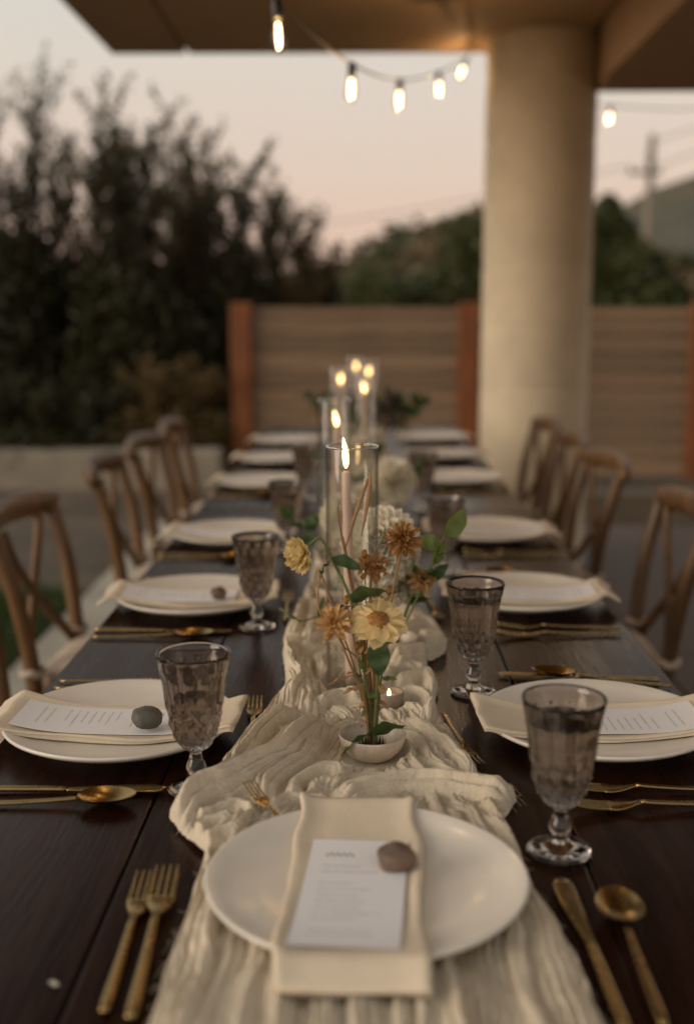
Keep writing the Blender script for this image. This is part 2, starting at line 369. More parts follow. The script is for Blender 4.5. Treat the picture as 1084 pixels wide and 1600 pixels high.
# ---- foliage
def leaf_quads(c, size, g, aspect=.38, up=0.0):
    n = len(c); d = g.normal(0, 1, (n, 3)); d[:, 2] += up; d /= np.linalg.norm(d, axis=1)[:, None]
    s = np.cross(d, g.normal(0, 1, (n, 3))); s /= np.linalg.norm(s, axis=1)[:, None] + 1e-9
    size = np.broadcast_to(size, (n,))[:, None]; nrm = np.cross(d, s)
    v = np.stack([c - d * size * .5, c + s * size * aspect * .5 + nrm * size * .07, c + d * size * .5, c - s * size * aspect * .5 + nrm * size * .07], 1).reshape(-1, 3)
    return v, np.arange(n * 4).reshape(-1, 4)
def shrub(name, label, cat, x, y, h, w, seed, m_leaf, dense=.62, twigs=13, core=6000, group=None, leaf=.064):
    g = np.random.default_rng(seed); t = thing(name, label, cat, (x, y, -.05), 0, group)
    wood = MB(); cen = []; siz = []
    for s in range(9):
        a = g.uniform(0, 2 * math.pi); sp = g.uniform(.25, 1) * w; hh = h * g.uniform(.76, .98) * (1 - .22 * (sp / w) ** 2)
        mid = np.array([math.cos(a) * sp * .35, math.sin(a) * sp * .35, hh * .5]) + g.normal(0, .06, 3)
        tip = np.array([math.cos(a) * sp, math.sin(a) * sp * .8, hh])
        path = smooth_path([(g.normal(0, .08), g.normal(0, .08), 0), mid, tip], 14)
        wood.add(*tube(path, np.linspace(.028, .004, 14), 5))
        for q in range(twigs):
            tt = g.uniform(.3, 1.0); k = tt * 13; b = path[int(k)] * (1 - k % 1) + path[min(13, int(k) + 1)] * (k % 1)
            aa = g.uniform(0, 2 * math.pi); L = g.uniform(.25, .62) * (h / 3.6)
            dirv = np.array([math.cos(aa) * .55, math.sin(aa) * .55, g.uniform(.55, 1.2)]); dirv /= np.linalg.norm(dirv)
            e = b + dirv * L + np.array([0, 0, .04]); tp = smooth_path([b, (b + e) / 2 + g.normal(0, .03, 3), e], 6)
            wood.add(*tube(tp, np.linspace(.007, .002, 6), 4, cap=False))
            n = int(46 + 26 * (1 - tt)); u = g.uniform(.1, 1.03, n)
            cen.append(b + np.outer(u, e - b) + g.normal(0, .026, (n, 3))); siz.append(g.uniform(.6, 1.25, n) * leaf)
    # leafy body below the feathery top
    n = core; p = g.normal(0, 1, (n, 3)); p /= np.linalg.norm(p, axis=1)[:, None]; p *= g.uniform(.45, 1.0, n)[:, None] ** .6
    p = p * np.array([w * 1.0, w * .8, h * dense * .55]) + np.array([0, 0, h * dense * .50])
    p[:, 0] += fbm(p[:, 2] * 1.7, p[:, 1] * 1.7, seed) * .5; p[:, 2] = np.maximum(p[:, 2], .03)
    cen.append(p); siz.append(g.uniform(.9, 2.1, n) * leaf)
    obj('trunk', wood.mesh('trunk'), M_bark, t)
    v, f = leaf_quads(np.concatenate(cen), np.concatenate(siz), g, .42, .3)
    obj('crown', mesh_np('crown', v, f, False), m_leaf, t)
    return t
G = 'willowy shrubs behind the low wall'
SH = [(-5.1, 10.2, 4.5, 1.0, M_shrub, 'tall dark willowy shrub beyond the left picture edge'),
      (-3.12, 10.3, 3.62, .62, M_shrub, 'tallest dark willowy shrub at the left picture edge'),
      (-2.62, 11.0, 3.32, .70, M_shrub2, 'brownish feathery shrub second from the left picture edge'),
      (-2.0, 10.2, 3.22, .66, M_shrub, 'dark upright shrub in the middle of the shrub row'),
      (-1.55, 11.4, 3.2, .5, M_shrub2, 'slim brownish shrub poking up right of the middle shrub'),
      (-1.78, 10.9, 3.2, .5, M_shrub2, 'narrow brownish shrub right behind the middle shrub'),
      (-1.2, 10.6, 2.85, .54, M_shrub, 'dark shrub rising just behind the left fence post'),
      (-.80, 11.3, 2.70, .5, M_shrub2, 'thin feathery shrub above the left end of the fence'),
      (-.48, 11.8, 2.25, .36, M_shrub, 'low wispy shrub at the right end of the shrub row')]
for i, (x, y, h, w, m, lb) in enumerate(SH):
    shrub('willow_shrub', lb, 'shrub', x, y, h, w, 100 + i, m, .56, 16 if i < 6 else 14, 7500 if w > .5 else 4500, G)
UB = [(-3.7, 9.15, .95, .95, 'low tangled undergrowth bush at the left end of the low wall'),
      (-2.5, 9.2, .85, .9, 'low tangled undergrowth bush behind the middle of the low wall'),
      (-1.6, 9.25, 1.0, .6, 'low tangled undergrowth bush beside the left fence post')]
for i, (x, y, h, w, lb) in enumerate(UB):
    shrub('undergrowth_bush', lb, 'bush', x, y, h, w, 200 + i, M_shrub2 if i != 1 else M_shrub, .62, 15, 2200, 'undergrowth bushes behind the low wall', .06)

def far_tree(label, x, y, h, w, seed, m, n=9000, base=.0, size=.22, name='far_tree', group='trees beyond the fence'):
    g = np.random.default_rng(seed); t = thing(name, label, 'tree', (x, y, -.1), 0, group)
    nb = 11; bl = []
    for k in range(nb):
        a = g.uniform(0, 2 * math.pi); rr = g.uniform(0, .72) * w; zz = h * g.uniform(.25, .82) * (1 - .3 * (rr / w) ** 2)
        bl.append((math.cos(a) * rr, math.sin(a) * rr * .7, zz, g.uniform(.28, .48) * w, g.uniform(.16, .3) * h))
    cs = []
    for bx, by, bz, br, bh in bl:
        q = n // nb; p = g.normal(0, 1, (q, 3)); p /= np.linalg.norm(p, axis=1)[:, None]; p *= g.uniform(.55, 1.08, q)[:, None] ** .5
        cs.append(p * (br, br, bh) + (bx, by, bz))
    wood = MB()
    wood.add(*tube(smooth_path([(0, 0, 0), (.1, 0, h * .3), (0, .1, h * .6)], 8), np.linspace(.16, .06, 8) * (h / 4), 6))
    for bx, by, bz, br, bh in bl: wood.add(*tube(smooth_path([(.03, .03, h * .22), (bx * .5, by * .5, bz * .75), (bx, by, bz)], 6), np.linspace(.07, .02, 6) * (h / 4), 5))
    obj('trunk', wood.mesh('trunk'), M_bark, t)
    v, f = leaf_quads(np.concatenate(cs), g.uniform(.6, 1.3, len(np.concatenate(cs))) * size, g, .55)
    obj('crown', mesh_np('crown', v, f, False), m, t)
FT = [(.3, 26, 2.35, 1.3, M_far, 'rounded green tree crown left of centre beyond the fence'),
      (2.75, 27, 3.55, 1.9, M_far, 'highest green tree crown just left of the column'),
      (2.55, 21, 1.95, .9, M_far, 'low dark green bush touching the left side of the column above the fence'),
      (5.3, 25, 3.75, 1.15, M_far, 'tall dark green tree just right of the column'),
      (6.45, 26, 2.9, .9, M_far, 'dark green tree below the utility pole'),
      (5.0, 20, 2.2, .8, M_far, 'low dark green bush right of the column above the fence')]
for i, (x, y, h, w, m, lb) in enumerate(FT): far_tree(lb, x, y, h, w, 300 + i, m)

# wooded hillside beyond the fence: a far-off wood that reads as one mass
wx_ = np.linspace(-14, 22, 90); wy_ = np.linspace(24, 40, 34); WX, WY = np.meshgrid(wx_, wy_)
ridge = np.interp(WX, [-14, -6, -2.6, -1.3, -.1, 1.5, 3.3, 6.2, 8.3, 11, 16, 22], [1.0, 1.2, 1.5, 2.2, 2.95, 3.75, 4.1, 4.0, 2.9, 2.3, 2.0, 1.8])
prof_ = np.clip(1 - np.abs(WY - 33) / 9.5, 0, 1); WZ = (ridge + fbm(WX * .55, WY * .55, 71) * 1.1) * np.sin(prof_ * math.pi / 2) - .35
struct(obj('hillside', mesh_np('hillside', np.stack([WX, WY, WZ], -1).reshape(-1, 3), grid_faces(34, 90)), M_soil))
gw = np.random.default_rng(72); iw = gw.integers(0, 33, 34000); jw = gw.integers(0, 89, 34000); uw = gw.uniform(0, 1, (34000, 2))
def bil(A): return A[iw, jw] * (1 - uw[:, 0]) * (1 - uw[:, 1]) + A[iw + 1, jw] * uw[:, 0] * (1 - uw[:, 1]) + A[iw, jw + 1] * (1 - uw[:, 0]) * uw[:, 1] + A[iw + 1, jw + 1] * uw[:, 0] * uw[:, 1]
cw = np.stack([bil(WX), bil(WY), bil(WZ)], -1); cw[:, 2] += gw.uniform(0, .3, 34000) + np.clip(fbm(cw[:, 0] * 1.4, cw[:, 1] * 1.4, 73), 0, 1) * 1.2
v, f = leaf_quads(cw, gw.uniform(.16, .34, 34000), gw, .6)
tag(obj('scrub_wood', mesh_np('scrub_wood', v, f, False), M_wood), 'brown and green scrub covering the hillside beyond the fence', 'scrub', kind='stuff')

# distant hill, rising to the right
hx = np.linspace(-160, 260, 150); hy = np.linspace(45, 330, 60); HX, HY = np.meshgrid(hx, hy)
HZ = 25 * np.exp(-((HX - 64) / 42) ** 2 - ((HY - 175) / 60) ** 2) + 6.5 * np.exp(-((HX - 10) / 26) ** 2 - ((HY - 120) / 45) ** 2) + 5 * np.exp(-((HX + 60) / 60) ** 2 - ((HY - 160) / 50) ** 2)
HZ = HZ + fbm(HX * .09, HY * .09, 21, 5) * 3.4 * np.clip(HZ / 6, 0, 1) - .35
struct(obj('hill', mesh_np('hill', np.stack([HX, HY, HZ], -1).reshape(-1, 3), grid_faces(60, 150)), M_hill))

# utility pole with crossarm and wires
pole = thing('utility_pole', 'wooden utility pole with short crossarm against the pink sky', 'utility pole', (15.0, 62, 0))
obj('pole', sweep_mesh('pole', [(0, 0, -.5), (0, 0, 5), (.03, 0, 10.6)], [.26, .24, .19], 10), M_pole, pole)
obj('crossarm', box_mesh('crossarm', -1.25, .55, -.26, -.14, 8.55, 8.75), M_pole, pole)
for x in (-1.1, -.55, .4): obj('insulator', sweep_mesh('insulator', [(x, -.2, 8.75), (x, -.2, 9.0)], [.06, .05], 8), M_black, pole)
obj('transformer', sweep_mesh('transformer', [(-.1, -.42, 9.0), (-.1, -.42, 9.9)], [.22, .22], 12), M_pole, pole)
for (a, b, s) in (((0, 0, 10.2), (14, -8, 12.6), -.4), ((.4, -.2, 9.0), (14, -8, 11.9), -.4), ((-1.1, -.2, 9.0), (-45, 30, 7), 1.4)):
    a = np.array(a); b = np.array(b); u = np.linspace(0, 1, 16)[:, None]
    pts = a * (1 - u) + b * u; pts[:, 2] -= s * 4 * (u * (1 - u))[:, 0]
    obj('wire', sweep_mesh('wire', pts, .03, 5), M_black, pole)

# ================================================================== TABLES
T = .76
def farm_table(label, y0, y1):
    t = thing('farm_table', label, 'table', (0, y0, 0), 0, 'dark wooden farm tables set end to end')
    L = y1 - y0; xs = [-.44, -.222, .004, .212, .44]
    for i in range(4):
        obj('plank', box_mesh('plank', xs[i] + .0013, xs[i + 1] - .0013, 0, L, T - .034, T - random.uniform(0, .0006), .0022, 2), M_table, t)
    for s in (-1, 1):
        obj('apron', box_mesh('apron', s * .36 - .012, s * .36 + .012, .12, L - .12, T - .13, T - .036), M_tlegs, t)
        for yy in (.12, L - .12):
            obj('leg', box_mesh('leg', s * .355 - .04, s * .355 + .04, yy - .04, yy + .04, 0, T - .038, .006), M_tlegs, t)
farm_table('dark brown plank farm table nearest the camera', .655, 2.975)
farm_table('dark brown plank farm table at the far end, behind the near one', 2.983, 5.30)

# ================================================================== GAUZE RUNNER
STROKES = [
  ([(-0.191,1.063),(-0.186,1.099),(-0.174,1.131),(-0.155,1.15),(-0.126,1.187),(-0.092,1.236),(-0.069,1.3),(-0.056,1.357)], 0.02, 0.03),
  ([(-0.168,1.141),(-0.148,1.187),(-0.142,1.235),(-0.134,1.277),(-0.115,1.327),(-0.106,1.363),(-0.089,1.4)], 0.018, 0.026),
  ([(-0.106,1.125),(-0.105,1.16),(-0.086,1.192),(-0.062,1.241),(-0.052,1.289),(-0.052,1.346)], 0.015, 0.022),
  ([(-0.182,1.041),(-0.159,1.029),(-0.149,1.053),(-0.121,1.068)], 0.013, 0.02),
  ([(-0.171,1.023),(-0.151,1.016),(-0.133,1.031),(-0.111,1.042)], 0.012, 0.018),
  ([(-0.169,1.075),(-0.153,1.083),(-0.128,1.1),(-0.102,1.084)], 0.012, 0.016),
  ([(-0.15,0.989),(-0.148,1.016),(-0.129,1.053),(-0.117,1.084)], 0.012, 0.016),
  ([(-0.147,1.116),(-0.125,1.142),(-0.101,1.151)], 0.011, 0.014),
  ([(-0.074,1.125),(-0.072,1.16),(-0.056,1.188),(-0.034,1.202),(-0.02,1.188)], 0.012, 0.016),
  ([(-0.062,1.109),(-0.054,1.143),(-0.047,1.16),(-0.025,1.17)], 0.01, 0.013),
  ([(-0.09,1.1),(-0.081,1.125),(-0.06,1.125),(-0.035,1.117)], 0.01, 0.012),
  ([(-0.036,1.152),(-0.015,1.184),(0.015,1.196),(0.033,1.184)], 0.01, 0.014),
  ([(-0.03,1.118),(-0.021,1.148),(-0.004,1.161),(0.022,1.161),(0.032,1.144)], 0.01, 0.013),
  ([(-0.014,1.101),(-0.003,1.126),(0.007,1.144)], 0.008, 0.01),
  ([(0.004,1.102),(0.014,1.131),(0.025,1.144)], 0.008, 0.01),
  ([(0.021,1.102),(0.032,1.127),(0.047,1.148)], 0.008, 0.01),
  ([(-0.027,1.101),(0.0,1.135),(0.044,1.157),(0.09,1.153),(0.129,1.144),(0.159,1.129)], 0.017, 0.024),
  ([(0.127,1.128),(0.136,1.079),(0.142,1.035),(0.144,0.993)], 0.01, 0.014),
  ([(0.105,1.111),(0.118,1.071),(0.126,1.027),(0.128,0.986)], 0.009, 0.01),
  ([(0.09,1.103),(0.097,1.064),(0.106,1.013)], 0.008, 0.009),
  ([(0.059,1.365),(0.078,1.324),(0.099,1.269),(0.114,1.219),(0.12,1.181)], 0.011, 0.018),
  ([(0.052,1.335),(0.068,1.29),(0.077,1.238),(0.093,1.19),(0.111,1.167)], 0.009, 0.014),
  ([(0.046,1.29),(0.058,1.248),(0.064,1.199),(0.084,1.167)], 0.009, 0.014),
  ([(0.041,1.248),(0.049,1.218),(0.054,1.185),(0.069,1.162)], 0.008, 0.012),
  ([(0.08,1.291),(0.089,1.238),(0.105,1.204)], 0.008, 0.012),
  ([(0.034,1.213),(0.041,1.189),(0.044,1.166)], 0.008, 0.011),
  ([(-0.099,1.419),(-0.09,1.502),(-0.105,1.594),(-0.115,1.698)], 0.018, 0.024),
  ([(-0.073,1.382),(-0.067,1.446),(-0.08,1.532),(-0.09,1.628)], 0.016, 0.02),
  ([(-0.057,1.407),(-0.036,1.44),(-0.018,1.447),(-0.0,1.434)], 0.014, 0.02),
  ([(-0.046,1.474),(-0.053,1.548),(-0.066,1.645)], 0.013, 0.016),
  ([(0.044,1.448),(0.071,1.451),(0.091,1.422),(0.082,1.365)], 0.013, 0.02),
  ([(0.041,1.504),(0.065,1.519),(0.094,1.531),(0.098,1.476)], 0.013, 0.02),
  ([(0.052,1.409),(0.069,1.402),(0.081,1.378)], 0.01, 0.014),
  ([(0.023,1.475),(0.043,1.549),(0.077,1.565),(0.097,1.55)], 0.011, 0.016),
  ([(0.044,1.613),(0.081,1.665),(0.13,1.701)], 0.018, 0.035),
  ([(0.043,1.58),(0.083,1.605),(0.123,1.639)], 0.015, 0.03),
  ([(0.04,1.647),(0.063,1.719),(0.108,1.778)], 0.018, 0.03),
  ([(-0.11,1.755),(-0.111,1.858),(-0.109,1.974)], 0.016, 0.02),
  ([(-0.084,1.717),(-0.084,1.837),(-0.079,1.974)], 0.014, 0.018),
]

LE = np.array([(-.16, .5), (-.156, .752), (-.155, .836), (-.151, .938), (-.146, 1.011), (-.174, 1.051), (-.198, 1.087), (-.192, 1.133), (-.168, 1.184), (-.145, 1.278), (-.136, 1.352), (-.122, 1.422), (-.106, 1.514), (-.116, 1.648), (-.124, 1.751), (-.112, 1.909), (-.10, 2.2), (-.10, 2.68), (-.11, 3.4), (-.10, 5.3)])
RE = np.array([(.182, .5), (.175, .757), (.169, .841), (.163, .91), (.155, .954), (.150, 1.028), (.146, 1.10), (.166, 1.14), (.168, 1.172), (.138, 1.185), (.126, 1.233), (.117, 1.302), (.104, 1.378), (.092, 1.425), (.104, 1.503), (.09, 1.588), (.094, 1.63), (.127, 1.684), (.134, 1.755), (.114, 1.891), (.088, 1.956), (.088, 2.326), (.092, 2.685), (.10, 3.5), (.09, 5.3)])
def runner():
    rows = np.concatenate([np.arange(.42, 1.0, .003), np.arange(1.0, 1.72, .0016), np.arange(1.72, 2.2, .003), np.arange(2.2, 5.26, .009)]); nc = 264
    wob = fbm(rows * 9, rows * 0, 31) * .012; wob2 = fbm(rows * 9, rows * 0 + 7, 33) * .012
    l = np.interp(rows, LE[:, 1], LE[:, 0]) + wob; r = np.interp(rows, RE[:, 1], RE[:, 0]) + wob2
    t = np.linspace(0, 1, nc)
    X = l[:, None] * (1 - t) + r[:, None] * t; Y = rows[:, None] + 0 * X
    g = np.random.default_rng(5); S = []
    for k, (pts, rad, hgt) in enumerate(STROKES):
        if rad < .0145: S.append((pts, rad, hgt)); continue
        p = np.array(pts); tn = np.gradient(p, axis=0); tn /= np.linalg.norm(tn, axis=1)[:, None] + 1e-9; nr = np.stack([tn[:, 1], -tn[:, 0]], 1)
        tw = np.sin(np.linspace(0, 4.2, len(p)) + k)[:, None]        # wide folds are bundles of narrower ones, slightly twisted
        for o_, r_, h_ in ((-.52, .52, .85), (.02, .60, 1.05), (.55, .50, .8)):
            S.append(((p + nr * rad * (o_ + .22 * tw)).tolist(), rad * r_, hgt * h_ * g.uniform(.85, 1.1)))
    for k in range(24):        # lengthwise gathers at the near end
        x0 = -.15 + .31 * k / 23 + g.normal(0, .010)
        S.append(([(x0 * 1.02 + g.normal(0, .004), .40), (x0 * 1.03, .70), (x0 + g.normal(0, .006), .86), (x0 * .97 + g.normal(0, .008), 1.02), (x0 * .9 + g.normal(0, .01), g.uniform(1.06, 1.14))], g.uniform(.005, .014), g.uniform(.004, .014)))
    for k in range(70):        # small wrinkles among the large folds
        yy = g.uniform(1.03, 1.95); xa = np.interp(yy, LE[:, 1], LE[:, 0]) + .015; xb = np.interp(yy, RE[:, 1], RE[:, 0]) - .015; xx = g.uniform(xa, xb)
        a = g.normal(1.2, .6) * (1 if xx < 0 else -1); L = g.uniform(.02, .06)
        S.append(([(xx - math.cos(a) * L, yy - math.sin(a) * L), (xx + g.normal(0, .006), yy + g.normal(0, .006)), (xx + math.cos(a) * L, yy + math.sin(a) * L)], g.uniform(.005, .011), g.uniform(.005, .012)))
    for k in range(170):       # the far stretch
        yy = 1.9 + 3.3 * (k + g.uniform()) / 170; xx = g.uniform(-.09, .085); a = g.normal(1.3, .6) * g.choice([-1, 1]); L = g.uniform(.03, .11)
        S.append(([(xx - math.cos(a) * L, yy - math.sin(a) * L), (xx + g.normal(0, .012), yy + g.normal(0, .012)), (xx + math.cos(a) * L, yy + math.sin(a) * L)], g.uniform(.010, .022), g.uniform(.010, .028)))
    near = np.full(X.shape, 9.0); best = np.zeros_like(X); lat = np.zeros_like(X); lon = np.zeros_like(X)
    wx = X + fbm(X * 22, Y * 22, 41) * .012; wy = Y + fbm(X * 22, Y * 22, 42) * .012
    for si, (pts, rad, hgt) in enumerate(S):
        rad = rad * .86
        p = smooth_path(pts, max(8, len(pts) * 6)); m = rad + .030
        i0 = np.searchsorted(rows, p[:, 1].min() - m - .008); i1 = np.searchsorted(rows, p[:, 1].max() + m + .008)
        if i1 <= i0: continue
        xs = wx[i0:i1]; ysq = wy[i0:i1]; dmin = np.full(xs.shape, 9.0); uk = np.zeros(xs.shape); sg = np.zeros(xs.shape)
        for k in range(len(p) - 1):
            ex, ey = p[k + 1] - p[k]; l2 = ex * ex + ey * ey + 1e-12
            qx = xs - p[k, 0]; qy = ysq - p[k, 1]; tt = np.clip((qx * ex + qy * ey) / l2, 0, 1)
            d = (qx - tt * ex) ** 2 + (qy - tt * ey) ** 2; c = d < dmin
            dmin[c] = d[c]; uk[c] = (k + tt)[c]; sg[c] = np.sign(qx * ey - qy * ex)[c]
        d = np.sqrt(dmin); u = uk / (len(p) - 1)
        end = np.clip(np.minimum(u, 1 - u) * 5 + .35, 0, 1)
        h = 1.0 * hgt * end * np.clip(1 - (d / rad) ** 2, 0, 1) ** .62
        sc_ = np.where(h > 0, -h * 8, d - rad); nb = near[i0:i1]; c = sc_ < nb
        lat[i0:i1][c] = (sg * d)[c] + si * .37; lon[i0:i1][c] = (u * len(p) * .009)[c] + si * .11; nb[c] = sc_[c]
        bb = best[i0:i1]; np.maximum(bb, h, out=bb)
    H = best
    # pleats: gathered gauze runs in fine ridges along each fold, and between the folds
    on = np.clip(best / .008, 0, 1)
    w1 = (vnoise(lon / .08, lat / .05, 53) - .5) * 2.2; w2 = (vnoise(lon / .05, lat / .03, 54) - .5) * 2.0
    pl = np.abs(np.sin((lat / .0085 + w1) * math.pi)) ** .75
    pf = np.abs(np.sin((lat / .0037 + w2) * math.pi))
    amp = (.0024 + .0022 * (1 - on)) * (.35 + 1.3 * vnoise(X * 26, Y * 18, 57)); af = (.0019 + .0005 * (1 - on)) * (.3 + 1.4 * vnoise(X * 60, Y * 40, 58))
    H = H + pl * amp + pf * af + fbm(X * 26, Y * 20, 61, 3) * .006 + fbm(X * 260, Y * 210, 62, 2) * .0007 + .002
    # things standing on the cloth press it flat
    def press(cx, cy, rr, lim, soft=.02):
        nonlocal H
        d = np.hypot(X - cx, Y - cy); w = np.clip((d - rr) / soft, 0, 1); cap = lim + w * .06
        H = np.where(d < rr + soft, np.minimum(H, cap), H)
    press(.004, .925, .112, .0045, .03); press(.012, 1.250, .034, .003, .035); press(.012, 1.19, .03, .010, .03); press(-.014, 1.5, .038, .004); press(.035, 1.425, .02, .004)
    for (cx, cy) in PRESS: press(cx, cy, .045, .004)
    edge = np.clip(np.minimum(t, 1 - t) * 40, 0, 1)[None, :]
    H = np.maximum(H, .0012) * (.25 + .75 * np.sqrt(edge)) + .0008
    Z = T + H
    # the near end hangs over the table edge
    fall = np.clip(.652 - Y, 0, 1); Z = np.where(fall > 0, T - fall + 0 * Z, Z); Yo = np.where(fall > 0, .650 - H, Y)
    return mesh_np('table_runner', np.stack([X, Yo, Z], -1).reshape(-1, 3), grid_faces(len(rows), nc))
CANDLES = [(-.058, 2.35), (.008, 3.30), (-.077, 3.77), (.025, 4.30), (-.031, 4.70)]
BOWLS = [(.045, 1.66), (-.045, 1.98), (.055, 2.55), (-.03, 2.95), (.06, 3.85), (-.02, 4.05)]
PRESS = CANDLES + BOWLS
run_o = obj('table_runner', runner(), M_runner)
fr_ = MB(); g_ = np.random.default_rng(77)
for k in range(170):
    yy = g_.uniform(.66, 2.2); s_ = g_.choice([-1, 1]); E_ = LE if s_ < 0 else RE; xx = np.interp(yy, E_[:, 1], E_[:, 0]) - s_ * .006
    L_ = g_.uniform(.007, .014); dy = g_.normal(0, .010); z_ = T + .004
    fr_.add(*tube(smooth_path([(xx, yy, z_ + .002), (xx + s_ * L_ * .5, yy + dy * .3 + g_.normal(0, .002), z_ + g_.uniform(-.001, .003)), (xx + s_ * L_, yy + dy, T + .001)], 6), .00022, 3, cap=False))
fo = obj('loose_threads', fr_.mesh('loose_threads'), M_runner, run_o); fo['kind'] = 'stuff'
tag(run_o, 'crinkled cream gauze runner bunched along the middle of the table', 'table runner')

# ================================================================== PLACE SETTINGS
def wob_lathe(prof, n, amp, seed):
    v, f = lathe(prof, n); v = np.array(v).reshape(len(prof), n, 3); a = np.linspace(0, 2 * math.pi, n, endpoint=False)
    g = np.random.default_rng(seed); k = 1 + amp * sum(g.normal(0, 1) / q * np.cos(q * a + g.uniform(0, 6)) for q in (2, 3, 4, 5))
    v[:, :, :2] *= k[None, :, None]; return v.reshape(-1, 3), f
plate_prof = [(.001, .004), (.07, .004), (.075, .0005), (.080, .0005), (.083, .005), (.11, .0095), (.130, .0155), (.1395, .021), (.1412, .0238), (.1400, .0257), (.1380, .0255), (.128, .0205), (.110, .0145), (.085, .0108), (.05, .0098), (.001, .0096)]
plates = [mesh_np('plate', *wob_lathe(plate_prof, 96, .006, 60 + k)) for k in range(3)]
def znap(l):
    a = np.abs(l); z = .0115 + .0155 * np.clip(a / .14, 0, 1) ** 3
    z = np.where(l < -.143, .027 - (-.143 - l) * .62, z); z = np.where(l > .146, .027 - (l - .146) * .25, z)
    return np.maximum(z, .006)
def napkin_mesh(seed, w=.0590, flare=.0005):
    # local +y points away from the diner; a folded cloth with soft rolled sides, sagging into the plate
    g = np.random.default_rng(seed); ll = np.linspace(-.166, .147, 64)
    sec = [(-1, .2), (-1.005, .5), (-.97, .62), (-1.0, .75), (-.95, 1.25), (-.88, 1.3), (-.80, 1.0), (-.5, .8), (0, .75), (.5, .8), (.80, 1.0), (.88, 1.35), (.95, 1.3), (1.0, .75), (.97, .62), (1.005, .5), (1, .2), (.95, 0), (.4, .0), (-.4, 0), (-.95, 0)]
    v = []
    for l in ll:
        hw = w + flare * (-l / .16) * .9 + .0025 * math.sin(l * 40 + seed) + (vnoise(np.array([l * 26.]), np.array([seed * 1.]), 4)[0] - .5) * .004
        zb = float(znap(np.array(l))); th = .0042 + .0006 * math.sin(l * 33 + seed * 2)
        for a, b in sec:
            roll = .0022 * max(0, abs(a) - .8) / .2 * (1 + math.sin(l * 30 + a * 2 + seed))
            v.append((a * hw + .002 * math.sin(l * 22 + seed), l + .0025 * math.sin(a * 5 + seed), zb + b * th + roll * (b > .6)))
    n = len(sec); f = grid_faces(len(ll), n, True).tolist(); f.append(list(range(n))[::-1]); f.append([(len(ll) - 1) * n + k for k in range(n)])
    return mesh_np('napkin', np.array(v), f)
napkins = [napkin_mesh(k) for k in range(3)]
def card_material():
    m = bpy.data.materials.new('printed_card'); m.use_nodes = True; N, L = m.node_tree.nodes, m.node_tree.links
    b = N['Principled BSDF']; b.inputs['Roughness'].default_value = .7
    uv = N.new('ShaderNodeUVMap'); sp = N.new('ShaderNodeSeparateXYZ'); L.new(uv.outputs[0], sp.inputs[0])
    def math_(op, a, b2=None, c=None):
        n = N.new('ShaderNodeMath'); n.operation = op
        for i, q in enumerate((a, b2, c)):
            if q is None: continue
            if isinstance(q, (int, float)): n.inputs[i].default_value = q
            else: L.new(q, n.inputs[i])
        return n.outputs[0]
    U, V = sp.outputs[0], sp.outputs[1]
    vr = math_('MULTIPLY', V, 19.0); row = math_('FLOOR', vr); fr = math_('FRACT', vr)
    wn_ = N.new('ShaderNodeTexWhiteNoise'); wn_.noise_dimensions = '1D'; L.new(row, wn_.inputs['W'])
    band = math_('MULTIPLY', math_('GREATER_THAN', fr, .36), math_('LESS_THAN', fr, .60))
    ink_row = math_('GREATER_THAN', wn_.outputs[0], .28)
    ln = math_('MULTIPLY_ADD', wn_.outputs[0], .55, .28)
    inx = math_('MULTIPLY', math_('GREATER_THAN', U, .14), math_('LESS_THAN', U, ln))
    inv = math_('MULTIPLY', math_('GREATER_THAN', V, .12), math_('LESS_THAN', V, .80))
    cmb = N.new('ShaderNodeCombineXYZ'); L.new(math_('MULTIPLY', U, 170.0), cmb.inputs[0]); L.new(math_('MULTIPLY', V, 60.0), cmb.inputs[1])
    nz = N.new('ShaderNodeTexNoise'); nz.inputs['Scale'].default_value = 1.0; nz.inputs['Detail'].default_value = 1; L.new(cmb.outputs[0], nz.inputs['Vector'])
    let = math_('GREATER_THAN', nz.outputs['Fac'], .50)
    txt = math_('MULTIPLY', math_('MULTIPLY', band, ink_row), math_('MULTIPLY', math_('MULTIPLY', inx, inv), let))
    # handwritten looking heading near the top
    wv = math_('SINE', math_('MULTIPLY', U, 95.0)); wv2 = math_('MULTIPLY_ADD', wv, .012, .868)
    near = math_('LESS_THAN', math_('ABSOLUTE', math_('SUBTRACT', V, wv2)), .0075)
    head = math_('MULTIPLY', near, math_('MULTIPLY', math_('GREATER_THAN', U, .16), math_('LESS_THAN', U, .46)))
    ink = math_('MAXIMUM', math_('MULTIPLY', txt, .58), math_('MULTIPLY', head, .85))
    mx = N.new('ShaderNodeMixRGB'); L.new(ink, mx.inputs[0]); mx.inputs[1].default_value = (.80, .79, .80, 1); mx.inputs[2].default_value = (.10, .085, .08, 1)
    L.new(mx.outputs[0], b.inputs['Base Color']); return m
M_card = card_material()
